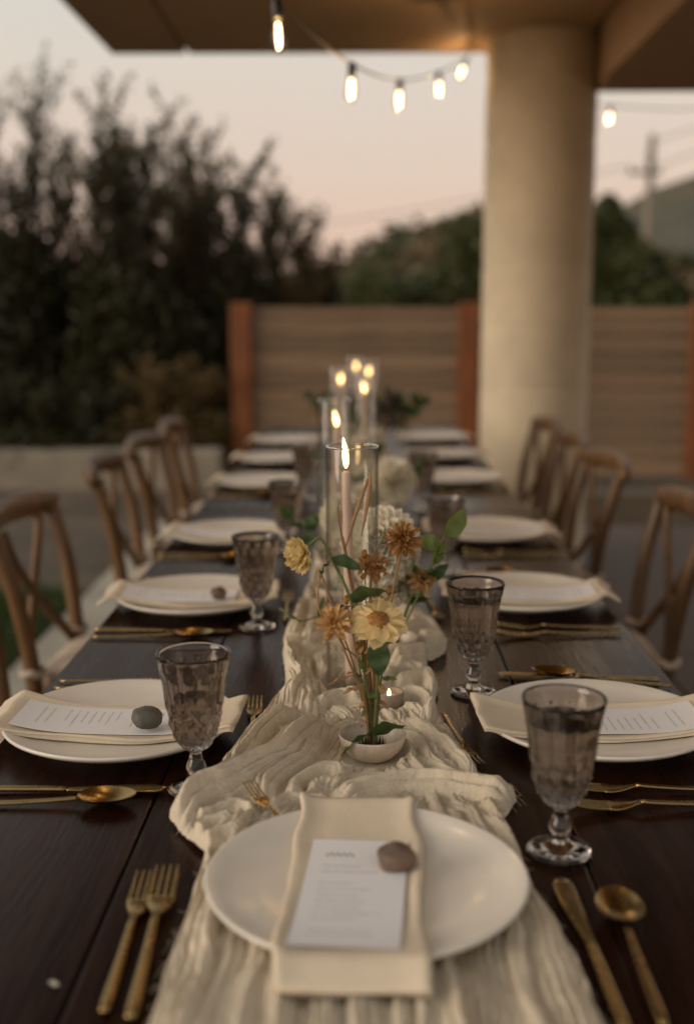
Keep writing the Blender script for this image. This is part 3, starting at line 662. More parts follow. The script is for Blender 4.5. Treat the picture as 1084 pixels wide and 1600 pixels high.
def card_mesh(w=.0475, l0=-.082, l1=.082, skew=.02):
    ny, nx = 26, 3; v = []; top = .0042 * .85
    for lev in (0, 1):
        for j in range(ny):
            l = l0 + (l1 - l0) * j / (ny - 1)
            for i in range(nx): v.append((-w + 2 * w * i / (nx - 1) + skew * l, l, float(znap(np.array(l))) + top + .0006 + lev * .0006))
    n = nx * ny; f = [tuple(q[::-1]) for q in grid_faces(ny, nx).tolist()] + [tuple(k + n for k in q) for q in grid_faces(ny, nx).tolist()]
    rim = [i for i in range(nx)] + [j * nx + nx - 1 for j in range(1, ny)] + [(ny - 1) * nx + i for i in range(nx - 2, -1, -1)] + [j * nx for j in range(ny - 2, 0, -1)]
    for a, b in zip(rim, rim[1:] + rim[:1]): f.append((a, b, b + n, a + n))
    me = mesh_np('menu_card', np.array(v), f, False); uvl = me.uv_layers.new(name='UVMap')
    for p in me.polygons:
        for li in p.loop_indices:
            c = me.vertices[me.loops[li].vertex_index].co
            uvl.data[li].uv = ((c.x - skew * c.y + w) / (2 * w), (c.y - l0) / (l1 - l0))
    me.materials.append(M_card); return me
card_me = card_mesh(.0442, -.126, .072)

# flatware, lying along +x from handle end (0) to tip
def handle_pts(L0, L1):
    l = np.linspace(L0, L1, 14); u = (l - L0) / (L1 - L0); w = .0046 - .0018 * u; w[0] = .0030; w[1] = .0042
    return l, w, .0028 + .004 * u ** 3
def fork_parts():
    l, w, z = handle_pts(0, .128); a = MB().add(*solid_strip(l, w, z, .0030)).mesh('handle')
    h = MB(); ln = np.linspace(.127, .163, 9); u = (ln - .127) / .036
    h.add(*solid_strip(ln, .0027 + .0088 * np.sin(u * math.pi / 2) ** 1.6, .0068 - .004 * np.sin(u * math.pi * .7), .0020))
    for k in range(4):
        yc = (-1.5 + k) * .0060; lt = np.linspace(.161, .204, 8); ut = (lt - .161) / .043
        v, f = solid_strip(lt, .0017 - .0008 * ut ** 2, .0036 + .0058 * ut ** 1.7, .0018); v = np.array(v); v[:, 1] += yc; h.add(v, f)
    return a, h.mesh('tines')
def knife_parts():
    l, w, z = handle_pts(0, .118); z = .0032 + 0 * z; w = .0045 - .0004 * (l / .118); a = MB().add(*solid_strip(l, w, z, np.where(l < .1, .0050, .0042))).mesh('handle')
    ln = np.linspace(.117, .226, 22); u = (ln - .117) / .109; w = .0036 + .0058 * np.sin(np.clip(u * 1.1, 0, 1) * math.pi / 2); w = w * np.sqrt(np.clip(1 - np.clip((u - .82) / .18, 0, 1) ** 2.4, .02, 1))
    v, f = solid_strip(ln, w, .0032 + 0 * ln, .0016); v = np.array(v); v[:, 1] += .003 * np.clip((v[:, 0] - .13) / .05, 0, 1)
    return a, MB().add(v, f).mesh('blade')
def spoon_parts():
    l, w, z = handle_pts(0, .135); a = MB().add(*solid_strip(l, w * .95, z, .0030)).mesh('handle')
    nr, na = 9, 32; v = []; f = []
    for lev, off in ((0, 0.0), (1, -.0014)):
        for i in range(nr):
            r = i / (nr - 1)
            for k in range(na):
                an = 2 * math.pi * k / na; ex = .0305 * math.cos(an); ey = .0205 * math.sin(an) * (1 - .14 * math.cos(an))
                v.append((.163 + ex * r, ey * r, .0020 + .0085 * r ** 2.2 + off * (1 if r < 1 else 0)))
        base = lev * nr * na
        q = [tuple(x + base for x in g_) for g_ in grid_faces(nr, na, True).tolist()]
        f += [x[::-1] for x in q] if lev else q
    return a, MB().add(v, f).mesh('spoon_bowl')
FW = {'fork': (fork_parts(), 'tines'), 'knife': (knife_parts(), 'blade'), 'spoon': (spoon_parts(), 'spoon_bowl')}
for (a, b), _ in FW.values():
    a.materials.append(M_gold); b.materials.append(M_gold)
def flatware(kind, label, p, ang, z=T + .0012, group='gold flatware', scale=1.0, pitch=0.0):
    """p = handle end, ang = heading of the tip in degrees from +x"""
    t = thing('gold_' + kind, label, kind, (p[0], p[1], z), R(ang), group); t.scale = (scale,) * 3
    t.rotation_euler = (0, pitch, R(ang))
    (a, b), nm = FW[kind]; obj('handle', a, None, t); obj(nm, b, None, t)
    return t

def stone(label, loc, s, mat_, seed, rz=0):
    v, f = sphere_np(16, 24); v = np.array(v); g = np.random.default_rng(seed)
    d = fbm(v[:, 0] * 1.1 + 5 + v[:, 2], v[:, 1] * 1.1 + seed, seed, 3); v *= (1 + .5 * d)[:, None]; v *= s
    v[:, 2] = np.where(v[:, 2] < -s[2] * .8, -s[2] * .8, v[:, 2])
    o = obj('pebble', mesh_np('pebble', v, f), mat_, None, (loc[0], loc[1], loc[2] + s[2] * .8), (0, 0, rz))
    return tag(o, label, 'stone', 'pebbles on the menu cards')
M_peb1 = mat('pebble_brown', (.20, .13, .085), .6, col2=(.07, .05, .04), scale=26, detail=1, bump=.1, bscale=120)
M_peb2 = mat('pebble_grey', (.105, .10, .080), .65, var=.35, scale=60, bump=.12, bscale=160)
PZ = T + .0035
def setting(x, y, rz, where, k, table_z=T + .001, nx=0.0):
    """plate, napkin and menu card; rz turns local +y (away from the diner)"""
    o = obj('plate', plates[k % 3], M_plate, None, (x, y, table_z), (0, 0, rz + k)); tag(o, 'round off-white stoneware plate ' + where, 'plate', 'dinner plates')
    o = obj('napkin', napkins[k % 3], M_napkin, None, (x + nx, y, table_z), (0, 0, rz + [.012, -.03, .035][k % 3])); tag(o, 'folded cream cloth napkin on the plate ' + where, 'napkin', 'folded napkins')
    o = obj('menu_card', card_me, None, None, (x + nx, y, table_z + .0012), (0, 0, rz + [-.03, .03, -.02][(k * 2) % 3])); tag(o, 'white printed menu card on the napkin ' + where, 'menu card', 'printed menu cards')
setting(.004, .928, R(-1.2), 'at the near head of the table', 0, T + .0062, -.010)
stone('two-tone brown pebble on the menu card at the near head of the table', (.030, .952, T + .0062 + .0170), (.0178, .0172, .0125), M_peb1, 13, .7)
ORD = ['nearest', 'second', 'third', 'fourth', 'fifth', 'sixth']
LY = [1.335, 1.972, 2.568, 3.405, 3.975, 4.565]; RY = [1.345, 2.000, 2.610, 3.498, 4.098, 4.700]
def place(i): return ('nearest the camera' if i == 0 else ORD[i] + ' from the camera')
for i in range(6):
    for side, yy in ((-1, LY[i]), (1, RY[i])):
        sn = 'left' if side < 0 else 'right'; x = side * (.296 if side < 0 else .288)
        setting(x, yy, R(-90) if side < 0 else R(90), 'on the %s side, %s' % (sn, place(i)), 1 + i + (side > 0))
        if i > 3: continue
        w = 'on the %s side, %s' % (sn, place(i)); jj = random.uniform(-2.5, 2.5)
        if side < 0:   # diner faces +x: knife and spoon on the near side, forks on the far side
            flatware('knife', 'gold knife %s, between plate and spoon' % w, (-.438, yy - .172), 1 + jj)
            flatware('spoon', 'gold spoon %s, outside the knife' % w, (-.432, yy - .212), 5 + jj)
            flatware('fork', 'gold fork %s, just beyond the plate' % w, (-.425, yy + .170), -2 + jj)
            flatware('fork', 'gold fork %s, farther beyond the plate' % w, (-.425, yy + .200), -1 - jj)
        else:
            flatware('knife', 'gold knife %s, beyond the plate' % w, (.418, yy + .205), 180 - 5 + jj)
            flatware('spoon', 'gold spoon %s, beyond the plate' % w, (.428, yy + .178), 180 - 16 + jj)
            flatware('fork', 'gold fork %s, just before the plate' % w, (.425, yy - .172), 180 + 2 + jj)
            flatware('fork', 'gold fork %s, farther before the plate' % w, (.420, yy - .206), 180 + 6 + jj)
stone('smooth grey-green pebble on the menu card on the left side, nearest the camera', (-.258, 1.302, T + .0235), (.0205, .0165, .0145), M_peb2, 5, .2)
stone('small brown pebble on the menu card on the left side, second from the camera', (-.252, 1.942, T + .0215), (.016, .012, .012), M_peb1, 8, 1.0)
# head of the table
fp = obj('fallen_petal', mesh_np('fallen_petal', np.array([(-.006, 0, .0006), (-.002, .0028, .0018), (.004, .0022, .0012), (.007, 0, .0022), (.003, -.0022, .001), (-.003, -.002, .002)]), [(0, 1, 2, 3, 4, 5)]), M_petw, None, (-.238, .803, T + .0004), (0, 0, -.6))
tag(fp, 'single fallen white petal on the dark table left of the gold forks', 'petal')
flatware('fork', 'outer gold fork left of the plate at the near head of the table', (-.190, .764), 91.5)
flatware('fork', 'inner gold fork at the runner edge left of the plate at the near head', (-.168, .752), 92.5, T + .004, scale=1.08)
flatware('knife', 'gold knife right of the plate at the near head of the table', (.190, .746), 91.5)
flatware('spoon', 'gold spoon right of the knife at the near head of the table', (.219, .752), 89.0)
# dessert forks at the top of the settings
flatware('fork', 'gold dessert fork lying along the runner beside the nearest left goblet', (-.132, 1.27), 93, T + .003, scale=.9)
flatware('fork', 'gold dessert fork half buried in the runner above the front plate', (-.048, 1.005), 122, T + .006, scale=.66, pitch=-.17)
flatware('fork', 'gold dessert fork lying along the runner beside the nearest right plate', (.105, 1.405), -82, T + .003, scale=.9)
flatware('fork', 'gold dessert fork lying along the runner by the second left goblet', (-.130, 1.86), 92, T + .003, scale=.9)
flatware('fork', 'gold dessert fork lying along the runner beside the second right plate', (.118, 2.04), -86, T + .003, scale=.9)

# ================================================================== SMOKED PRESSED-GLASS GOBLETS
def goblet_meshes():
    outer = [(.0006, .0004), (.020, .0006), (.0302, .0012), (.0312, .0030), (.0300, .0046), (.020, .0078), (.0105, .0118), (.0072, .0155), (.0068, .0185), (.0092, .0215), (.0108, .0260), (.0104, .0300), (.0078, .0350), (.0066, .0400), (.0064, .0440), (.0090, .0468), (.0135, .0490)]
    body = [(z, np.interp(z, [.0490, .0550, .064, .078, .097, .119, .140, .155], [.0135, .0200, .0252, .0290, .0314, .0336, .0372, .0400])) for z in np.linspace(.0505, .155, 66)]
    po = outer + [(r, z) for z, r in body]; n = 144
    v, f = lathe(po, n); v = np.array(v).reshape(len(po), n, 3); a = np.linspace(0, 2 * math.pi, n, endpoint=False)
    for i, (r, z) in enumerate(po):
        if z < .0495: continue
        dz = (z - .051) / .013
        lo = np.clip((.098 - z) / .012, 0, 1) * np.clip((z - .050) / .004, 0, 1); hi = np.clip((z - .086) / .014, 0, 1) * np.clip((.141 - z) / .012, 0, 1)
        tri = lambda q: np.abs(((q / math.pi) % 1) * 2 - 1); d1 = 1 - tri(6 * a + dz * 1.6); d2 = 1 - tri(6 * a - dz * 1.6)
        cut = -.0030 * lo * (1 - np.minimum(d1, d2)) - .0024 * hi * np.clip(tri(6 * a) * 1.5 - .5, 0, 1) - .0012 * hi * np.clip(tri(12 * a + 1.5) * 2 - 1, 0, 1)
        v[i, :, :2] *= (1 + cut / r)[:, None]
    fl = grid_faces(len(po), n, True).tolist(); fl.append(list(range(n))[::-1])
    inner = [(.0396, .1562), (.0384, .1555)] + [(max(.001, np.interp(z, [.0560, .060, .067, .080, .098, .119, .140, .155], [.011, .0172, .0222, .0256, .0282, .0308, .0346, .0376])), z) for z in np.linspace(.152, .056, 30)] + [(.0006, .0550)]
    vi, fi = lathe(inner, n); k = len(po) * n
    V = np.concatenate([v.reshape(-1, 3), vi]); fl += [tuple(q + k for q in g_) for g_ in fi]
    fl += [(k - n + j, k - n + (j + 1) % n, k + (j + 1) % n, k + j) for j in range(n)]; fl.append([k + (len(inner) - 1) * n + j for j in range(n)])
    me = mesh_np('goblet', V, fl)
    def water(level):
        p = [(.0006, .0552)] + [(np.interp(z, [.0560, .060, .067, .080, .098, .119, .140, .155], [.011, .0172, .0222, .0256, .0282, .0308, .0346, .0376]) + .0002, z) for z in np.linspace(.0562, level, 16)] + [(.0005, level)]
        v_, f_ = lathe(p, 64, (True, True)); return mesh_np('water', v_, f_)
    return me, water
gob_me, water_fn = goblet_meshes(); W_half = water_fn(.103); W_full = water_fn(.135)
GOB = [(-.180, 1.171, W_half, 'smoky cut-glass goblet half full of water, nearest on the left side'),
       (.190, 1.030, W_full, 'smoky cut-glass goblet full of water in the right foreground'),
       (.152, 1.500, W_full, 'smoky cut-glass goblet full of water, second on the right side'),
       (-.174, 1.825, W_half, 'smoky cut-glass goblet, second on the left side'),
       (-.165, 2.44, W_full, 'smoky glass goblet, third on the left side'),
       (.165, 2.235, W_full, 'smoky glass goblet, third on the right side behind the green leaves'),
       (.158, 2.98, W_full, 'smoky glass goblet, fourth on the right side'),
       (-.160, 3.16, W_full, 'smoky glass goblet, fourth on the left side')]
for i, (x, y, w, lb) in enumerate(GOB):
    t = thing('goblet', lb, 'goblet', (x, y, T + .0008), i * .7, 'smoked glass goblets')
    obj('glass', gob_me, M_smoke, t); obj('water', w, M_water, t)

# ================================================================== CROSS-BACK CHAIRS
def chair_template():
    t = bpy.data.objects.new('cross_back_chair', None); link(t)     # faces +x, origin on the floor below the seat
    for s in (-1, 1):
        back = smooth_path([(-.235, s * .178, 0), (-.205, s * .176, .25), (-.200, s * .178, .46), (-.222, s * .198, .65), (-.262, s * .214, .812)], 26)
        obj('leg', sweep_mesh('leg', back, np.linspace(.0190, .0170, 26), 10, 1.0), M_chair, t)
        obj('leg', sweep_mesh('leg', smooth_path([(.205, s * .195, 0), (.200, s * .19, .24), (.185, s * .183, .44)], 10), np.linspace(.015, .019, 10), 10), M_chair, t)
    u = np.linspace(-1, 1, 25); rail = np.stack([-.262 - .045 * (1 - u ** 2), u * .243, .812 + .012 * (1 - u ** 2)], 1)
    obj('top_rail', sweep_mesh('top_rail', rail, .0185 * (1 - .25 * u ** 6), 12, 1.75, up=(0, 0, 1)), M_chair, t)
    for s in (-1, 1):
        br = smooth_path([(-.268, s * .150, .798), (-.262, s * .105, .725), (-.246, 0, .62), (-.222, -s * .115, .52), (-.206, -s * .170, .462)], 22)
        br[:, 0] -= .006 * s
        obj('brace', sweep_mesh('brace', br, .0108, 10, 1.25), M_chair, t)
    a = np.linspace(0, 2 * math.pi, 40, endpoint=False)
    ex = np.sign(np.cos(a)) * np.abs(np.cos(a)) ** .55; ey = np.sign(np.sin(a)) * np.abs(np.sin(a)) ** .55
    def pad(z0, z1, rx, ry, bulge, name):
        v = []; levels = [(z0, .80), (z0, .97), ((z0 + z1) / 2, 1.0), (z1 - .004, .95), (z1 + bulge * .6, .7), (z1 + bulge, .3), (z1 + bulge, .01)]
        for z, k in levels: v += [(ex[i] * rx * k, ey[i] * ry * k * (1 + .08 * ex[i]), z) for i in range(40)]
        f = grid_faces(len(levels), 40, True).tolist(); f.append(list(range(40))[::-1]); return mesh_np(name, np.array(v), f)
    obj('seat', pad(.432, .462, .215, .205, 0, 'seat'), M_chair, t)
    c = obj('cushion', pad(.464, .495, .205, .195, .012, 'cushion'), M_cush, t)
    for s in (-1, 1):
        tie = [(-.202 + .024 * math.cos(q), s * .179 + .024 * math.sin(q), .497 + .004 * math.sin(3 * q)) for q in np.linspace(0, 2 * math.pi, 18)]
        obj('tie', sweep_mesh('tie', tie, .006, 6, 1.6), M_cush, c)
    for (p, q) in (((-.21, -.176, .26), (.2, -.19, .26)), ((-.21, .176, .26), (.2, .19, .26)), ((0, -.18, .26), (0, .18, .26))):
        obj('stretcher', sweep_mesh('stretcher', [p, ((p[0] + q[0]) / 2, (p[1] + q[1]) / 2, p[2]), q], .009, 8), M_chair, t)
    return t
CH = []
for i, y in enumerate([1.975, 2.575, 3.42, 4.02, 4.64]):
    CH.append((-.505 - (.012 if i == 1 else 0), y, 0 + [.02, -.02, .05, -.03, .04][i], ['cross-back wooden chair cut off by the left picture edge', 'cross-back wooden chair nearest the camera in full view on the left', 'cross-back wooden chair second in the left row', 'cross-back wooden chair third in the left row', 'cross-back wooden chair farthest in the left row'][i]))
for i, y in enumerate([2.03, 2.68, 3.52, 4.12, 4.70]):
    CH.append((.485 + (.010 if i == 1 else 0), y, math.pi + [0, -.03, .04, -.03, .03][i], ['cross-back wooden chair just outside the right picture edge', 'cross-back wooden chair cut off by the right picture edge', 'cross-back wooden chair second in the right row', 'cross-back wooden chair third in the right row', 'cross-back wooden chair farthest in the right row, before the column'][i]))
CH.append((-.01, 5.36, -math.pi / 2, 'cross-back wooden chair at the far head of the table'))
tmpl = chair_template()
for i, (x, y, rz, lb) in enumerate(CH):
    c = tmpl if i == 0 else copy_tree(tmpl)
    c.location = (x, y, .001); c.rotation_euler = (0, 0, rz); tag(c, lb, 'chair', 'cross-back chairs along the table')

# ================================================================== CANDLES
def flame_mesh(h, r, bend=.0):
    u = np.linspace(0, 1, 16); rad = r * np.sin(np.clip(u, .02, .995) ** .75 * math.pi) ** .8 * (1 - .25 * u); rad[0] = r * .12; rad[-1] = .0001
    v, f = lathe(np.stack([rad, u * h], 1), 16, (True, True)); v = np.array(v); v[:, 0] += bend * (v[:, 2] / h) ** 2; return mesh_np('flame', v, f)
FL = flame_mesh(.036, .0044, -.005); FLC = flame_mesh(.022, .0028, -.001)
cyl_v, cyl_f = lathe([(.0005, .002), (.031, .002), (.0345, .004), (.0350, .010), (.0350, .333), (.0346, .3350), (.0332, .3350), (.0330, .333), (.0330, .011), (.030, .0075), (.0005, .007)], 64)
cyl_me = mesh_np('glass_cylinder', cyl_v, cyl_f); cyl_me.materials.append(M_cyl)
_a = np.linspace(0, 2 * math.pi, 65); RIM = sweep_mesh('rim', np.stack([.0341 * np.cos(_a), .0341 * np.sin(_a), .3352 + 0 * _a], 1), .0013, 8, cap=False); RIM.materials.append(M_rim)
def candle(x, y, lab_c, lab_g, h=.29, lean=(0, 0), base=T + .006):
    g = obj('glass_cylinder', cyl_me, None, None, (x, y, base - .001)); tag(g, lab_g, 'candle holder', 'glass cylinders along the runner'); obj('rim', RIM, None, g)
    t = thing('taper_candle', lab_c, 'candle', (x, y, base + .0075), 0, 'taper candles along the runner')
    top = np.array([lean[0], lean[1], h - .0085])
    p = smooth_path([(0, 0, 0), top * .5, top], 12)
    obj('wax', sweep_mesh('wax', np.vstack([p, p[-1] + [0, 0, .0025]]), np.append(np.linspace(.0086, .0056, 12), .0025), 20), M_wax, t)
    obj('wick', sweep_mesh('wick', [top + [0, 0, .001], top + [0, 0, .007], top + [.001, 0, .012]], .0008, 6), M_wick, t)
    fl = obj('flame', FL, M_flame, t, tuple(top + [0, 0, .006]), (0, 0, x * 97 + y * 13), (1, 1, .85 + .3 * ((y * 7.3) % 1)))
    ld = bpy.data.lights.new('candle_light', 'POINT'); ld.energy = .45; ld.color = (1.0, .52, .18); ld.shadow_soft_size = .002
    lo = bpy.data.objects.new('candle_light', ld); link(lo, fl); lo.location = (0, 0, .016)
candle(-.014, 1.5, 'pink taper candle burning in the nearest glass cylinder', 'tall clear glass cylinder around the nearest taper candle', .300, (-.008, 0))
for i, (x, y) in enumerate(CANDLES):
    w = ORD[i + 1]
    candle(x, y, 'taper candle burning in the %s glass cylinder from the camera' % w, 'tall clear glass cylinder, %s from the camera along the runner' % w, [.275, .282, .280, .28, .282][i], (.004 * (-1) ** i, 0))
tl = thing('tealight', 'small lit tealight in a stoneware cup behind the flower bowl', 'tealight', (.035, 1.425, T + .0052))
v, f = lathe([(.0005, 0), (.014, 0), (.0175, .004), (.0195, .022), (.0190, .0235), (.0178, .0225), (.0165, .012), (.0005, .0115)], 40); obj('cup', mesh_np('cup', v, f), M_tin, tl)
v, f = lathe([(.0005, .012), (.0160, .0122), (.0166, .0150), (.0150, .0155), (.0005, .0152)], 40); obj('wax', mesh_np('wax', v, f), M_waxw, tl)
tf = obj('flame', flame_mesh(.011, .0026), M_flame, tl, (0, -.001, .0158))
ld = bpy.data.lights.new('tealight_light', 'POINT'); ld.energy = .18; ld.color = (1.0, .50, .18); ld.shadow_soft_size = .0015
lo = bpy.data.objects.new('tealight_light', ld); link(lo, tf); lo.location = (0, 0, .007)

# ================================================================== FLOWERS
def petal_mesh(L, W, cup=.2, curl=.3, tip=.35, wav=.0, seed=0, nu=7, nv=5):
    g = np.random.default_rng(seed); v = []
    for i in range(nu):
        u = i / (nu - 1); w = W * (math.sin(math.pi * min(1, u * .62 + .14)) ** .8) * (1 if u < .8 else 1 - (u - .8) / .2 * (1 - tip))
        ang = curl * u
        for j in range(nv):
            s = -1 + 2 * j / (nv - 1)
            x = L * (math.sin(ang) / curl if abs(curl) > 1e-3 else u); z = L * ((1 - math.cos(ang)) / curl if abs(curl) > 1e-3 else 0)
            v.append((x + (g.normal(0, wav) if u > .3 else 0), s * w * .5, z + cup * W * s * s * .6 + (g.normal(0, wav) if u > .3 else 0)))
    return mesh_np('petal', np.array(v), grid_faces(nu, nv))
def aim(o, d, roll=0.0):
    q = Vector(d).to_track_quat('Z', 'Y'); o.rotation_euler = (q.to_matrix() @ Matrix.Rotation(roll, 3, 'Z')).to_euler()
def center_mesh(r, hgt, seed=0):
    v, f = sphere_np(14, 22); v = np.array(v); g = np.random.default_rng(seed); v *= (1 + g.normal(0, .05, len(v)))[:, None]; v *= (r, r, hgt); return mesh_np('bloom', v, f)
def bloom(parent, loc, d, layers, m, cr=.006, ch=.005, seed=0, mc=None):
    g = np.random.default_rng(seed)
    b = obj('bloom', center_mesh(cr, ch, seed), mc or M_cent, parent, loc); aim(b, d, seed)
    for li, (n, L, W, tilt, curl, cup, wav) in enumerate(layers):
        ms = [petal_mesh(L * s, W * s, cup, curl, .45, wav, seed + 9 * li + q) for q, s in enumerate((1, .92, 1.06))]
        for k in range(n):
            a = 2 * math.pi * (k + .5 * (li % 2)) / n + g.normal(0, .07)
            ti = tilt + g.normal(0, .10 if wav else .04)
            rt = Matrix.Rotation(a, 4, 'Z') @ Matrix.Rotation(-ti, 4, 'Y') @ Matrix.Rotation(g.normal(0, .35 if wav else .06), 4, 'X')
            o = obj('petal', ms[k % 3], m, b); o.location = (math.cos(a) * cr * .55, math.sin(a) * cr * .55, -.001 + .0012 * li); o.rotation_euler = rt.to_euler()
    return b
def leaf_mesh(L, W, curl=.5, fold=.25, seed=0):
    nu, nv = 13, 5; v = []; g = np.random.default_rng(seed)
    for i in range(nu):
        u = i / (nu - 1); w = W * (math.sin(math.pi * u ** .8) ** .85) * .5 + .0006; ang = curl * u
        for j in range(nv):
            s = -1 + 2 * j / (nv - 1); v.append((L * math.sin(ang) / curl, s * w, -L * (1 - math.cos(ang)) / curl + fold * abs(s) * w + .0016 * math.sin(u * 14 + seed + s)))
    return mesh_np('leaf', np.array(v), grid_faces(nu, nv))
def leaf(parent, p0, d, L, W, m, curl=.5, fold=.3, roll=0.0, seed=0):
    """leaf from p0 heading d, its face turned by roll about d"""
    o = obj('leaf', leaf_mesh(L, W, curl, fold, seed), m, parent, p0)
    x = Vector(d).normalized(); up = Vector((0, 0, 1)); y = up.cross(x)
    if y.length < .05: y = Vector((0, 1, 0)).cross(x)
    y.normalize(); z = x.cross(y); mt = Matrix((x, y, z)).transposed() @ Matrix.Rotation(roll, 3, 'X'); o.rotation_euler = mt.to_euler(); return o
def ceramic_bowl(label, x, y, s=1.0, z=T + .0048):
    t = thing('flower_bowl', label, 'bowl', (x, y, z), 0, 'stoneware flower bowls')
    v, f = wob_lathe([(.0005, .001), (.017, .001), (.0185, .0005), (.0255, .0045), (.0335, .0125), (.0375, .022), (.0388, .0285), (.0384, .0304), (.0372, .0302), (.0355, .0225), (.0310, .0135), (.023, .0085), (.0005, .0075)], 64, .012, int(x * 1000) + 500)
    obj('dish', mesh_np('dish', v * s, f), M_bowl, t)
    pn = MB(); v, f = lathe([(.0005, .008), (.0165, .008), (.0165, .0135), (.0005, .0138)], 28, (True, True)); pn.add(v * s, f)
    for k in range(60):
        a = k * 2.39996; r = .0155 * math.sqrt((k + .5) / 60); pn.add(*tube([(r * math.cos(a) * s, r * math.sin(a) * s, .013 * s), (r * math.cos(a) * s, r * math.sin(a) * s, .0245 * s)], [.00055, .0002], 4))
    obj('pin_holder', pn.mesh('pin_holder'), M_pin, t)
ceramic_bowl('small glazed stoneware bowl of pins holding the front flowers', .012, 1.255)
B0 = Vector((.012, 1.252, T + .0235))
def flower(name, label, cat, base, group=None): return thing(name, label, cat, tuple(base), 0, group)
def stem(parent, base, pts, r0=.0018, r1=.0012, m=None, n=24):
    p = smooth_path([np.array(q) - np.array(base) for q in pts], n); obj('stem', sweep_mesh('stem', p, np.linspace(r0, r1, n), 7), m or M_stem, parent); return p
def rel(p, b): return (p[0] - b[0], p[1] - b[1], p[2] - b[2])
DRY = [(12, .019, .0072, .15, -.9, .5, .0012), (10, .018, .0070, .65, -.7, .6, .0012), (8, .015, .0062, 1.10, -.3, .6, .001)]
# drooping cream pompon on a hooked stem
b = B0 + Vector((-.004, -.002, 0)); t = flower('zinnia', 'cream pompon zinnia nodding from a hooked stem, leftmost of the front flowers', 'flower', b, 'flowers in the front bowl')
stem(t, b, [tuple(b), (.004, 1.25, .86), (-.010, 1.247, .945), (-.032, 1.245, 1.000), (-.046, 1.243, 1.026), (-.056, 1.241, 1.022), (-.064, 1.240, 1.014)], .0021, .0015)
bloom(t, rel((-.067, 1.239, 1.010), b), (-.70, -.60, -.15), [(15, .0200, .0100, -.15, .9, .5, .0006), (14, .0190, .0100, .30, 1.0, .5, .0006), (12, .0165, .0095, .72, 1.0, .5, .0006), (10, .0135, .009, 1.05, .9, .5, .0004), (7, .010, .0075, 1.35, .6, .5, .0003)], M_petc, .005, .005, 3, M_petc)
for (p, d, L, W, ro, m) in [((-.034, 1.244, 1.004), (1, -.2, -.25), .036, .014, .9, M_leaf), ((-.036, 1.244, 1.0), (-.8, -.3, -.75), .022, .008, .5, M_leaf), ((-.013, 1.246, .952), (.85, -.35, .60), .052, .026, -.7, M_leaf), ((-.012, 1.246, .948), (-.95, -.25, -.22), .036, .014, .6, M_leaf)]:
    leaf(t, rel(p, b), d, L, W, m, .5, .35, ro, 2)
# dried brown zinnias
def dried(label, tip, d, m, mids, seed, layers=DRY, off=(0, 0, 0), sm=None, s=1.0):
    b = B0 + Vector(off); t = flower('dried_zinnia', label, 'flower', b, 'flowers in the front bowl')
    stem(t, b, [tuple(b)] + mids + [tip], .0017, .0013, sm or M_stemd)
    bloom(t, rel(tip, b), d, [(n, L * s * .9, W * s * .72, ti, c, cu, w) for n, L, W, ti, c, cu, w in layers], m, .0055, .005, seed); return t, b
t, b = dried('dried brown zinnia with turned-back petals in the middle of the front flowers', (.011, 1.268, .990), (.05, -.45, .85), M_petd, [(.013, 1.258, .87), (.009, 1.266, .95)], 11, [(9, .021, .0085, -.35, -1.0, .5, .0012), (9, .019, .008, .25, -.6, .6, .0012), (7, .015, .007, .8, -.2, .6, .001)], (.001, .002, 0))
leaf(t, rel((.010, 1.265, .955), b), (.6, -.4, .3), .022, .006, M_straw, 1.4, .3, .4)
t, b = dried('dried rust-brown zinnia standing highest at the right of the front flowers', (.048, 1.318, 1.010), (-.25, -.75, .30), M_petd, [(.020, 1.268, .87), (.036, 1.295, .955)], 17, [(12, .023, .0085, .0, -.8, .6, .0016), (12, .021, .0085, .5, -.4, .6, .0016), (10, .018, .008, 1.0, .2, .6, .0014)], (.004, .004, 0), None, 1.05)
t, b = dried('dried tan zinnia facing left, lowest of the dried front flowers', (-.031, 1.224, .935), (-.25, -.80, .42), M_pett, [(.002, 1.245, .84), (-.016, 1.234, .89)], 23, [(11, .022, .0095, -.1, -.5, .6, .0014), (10, .021, .0095, .45, -.2, .7, .0014), (8, .017, .008, 1.0, .3, .7, .001)], (-.003, -.003, 0))
leaf(t, rel((-.008, 1.238, .868), b), (-.95, -.2, .05), .034, .007, M_straw, .6, .5, .4); leaf(t, rel((-.003, 1.242, .852), b), (-.7, -.4, .3), .022, .006, M_straw, 1.3, .4, -.4)
# open cream zinnia with a brown eye
b = B0 + Vector((.003, -.004, 0)); t = flower('zinnia', 'open cream-yellow zinnia with orange-brown eye, front of the flowers', 'flower', b, 'flowers in the front bowl')
stem(t, b, [tuple(b), (.017, 1.244, .86), (.019, 1.232, .915), (.018, 1.224, .933)], .0021, .0017)
bloom(t, rel((.0175, 1.222, .9385), b), (.02, -.52, .85), [(10, .0275, .0185, .0, -.5, .18, .0010), (10, .0245, .0170, .14, -.5, .2, .0009)], M_petc, .0125, .0075, 31)
leaf(t, rel((.018, 1.235, .912), b), (.02, -.35, -1), .042, .025, M_leaf, .5, .25, .1, 4)
leaf(t, rel((.020, 1.24, .900), b), (.5, .6, .9), .03, .012, M_leafb, .4, .3, .2, 5)
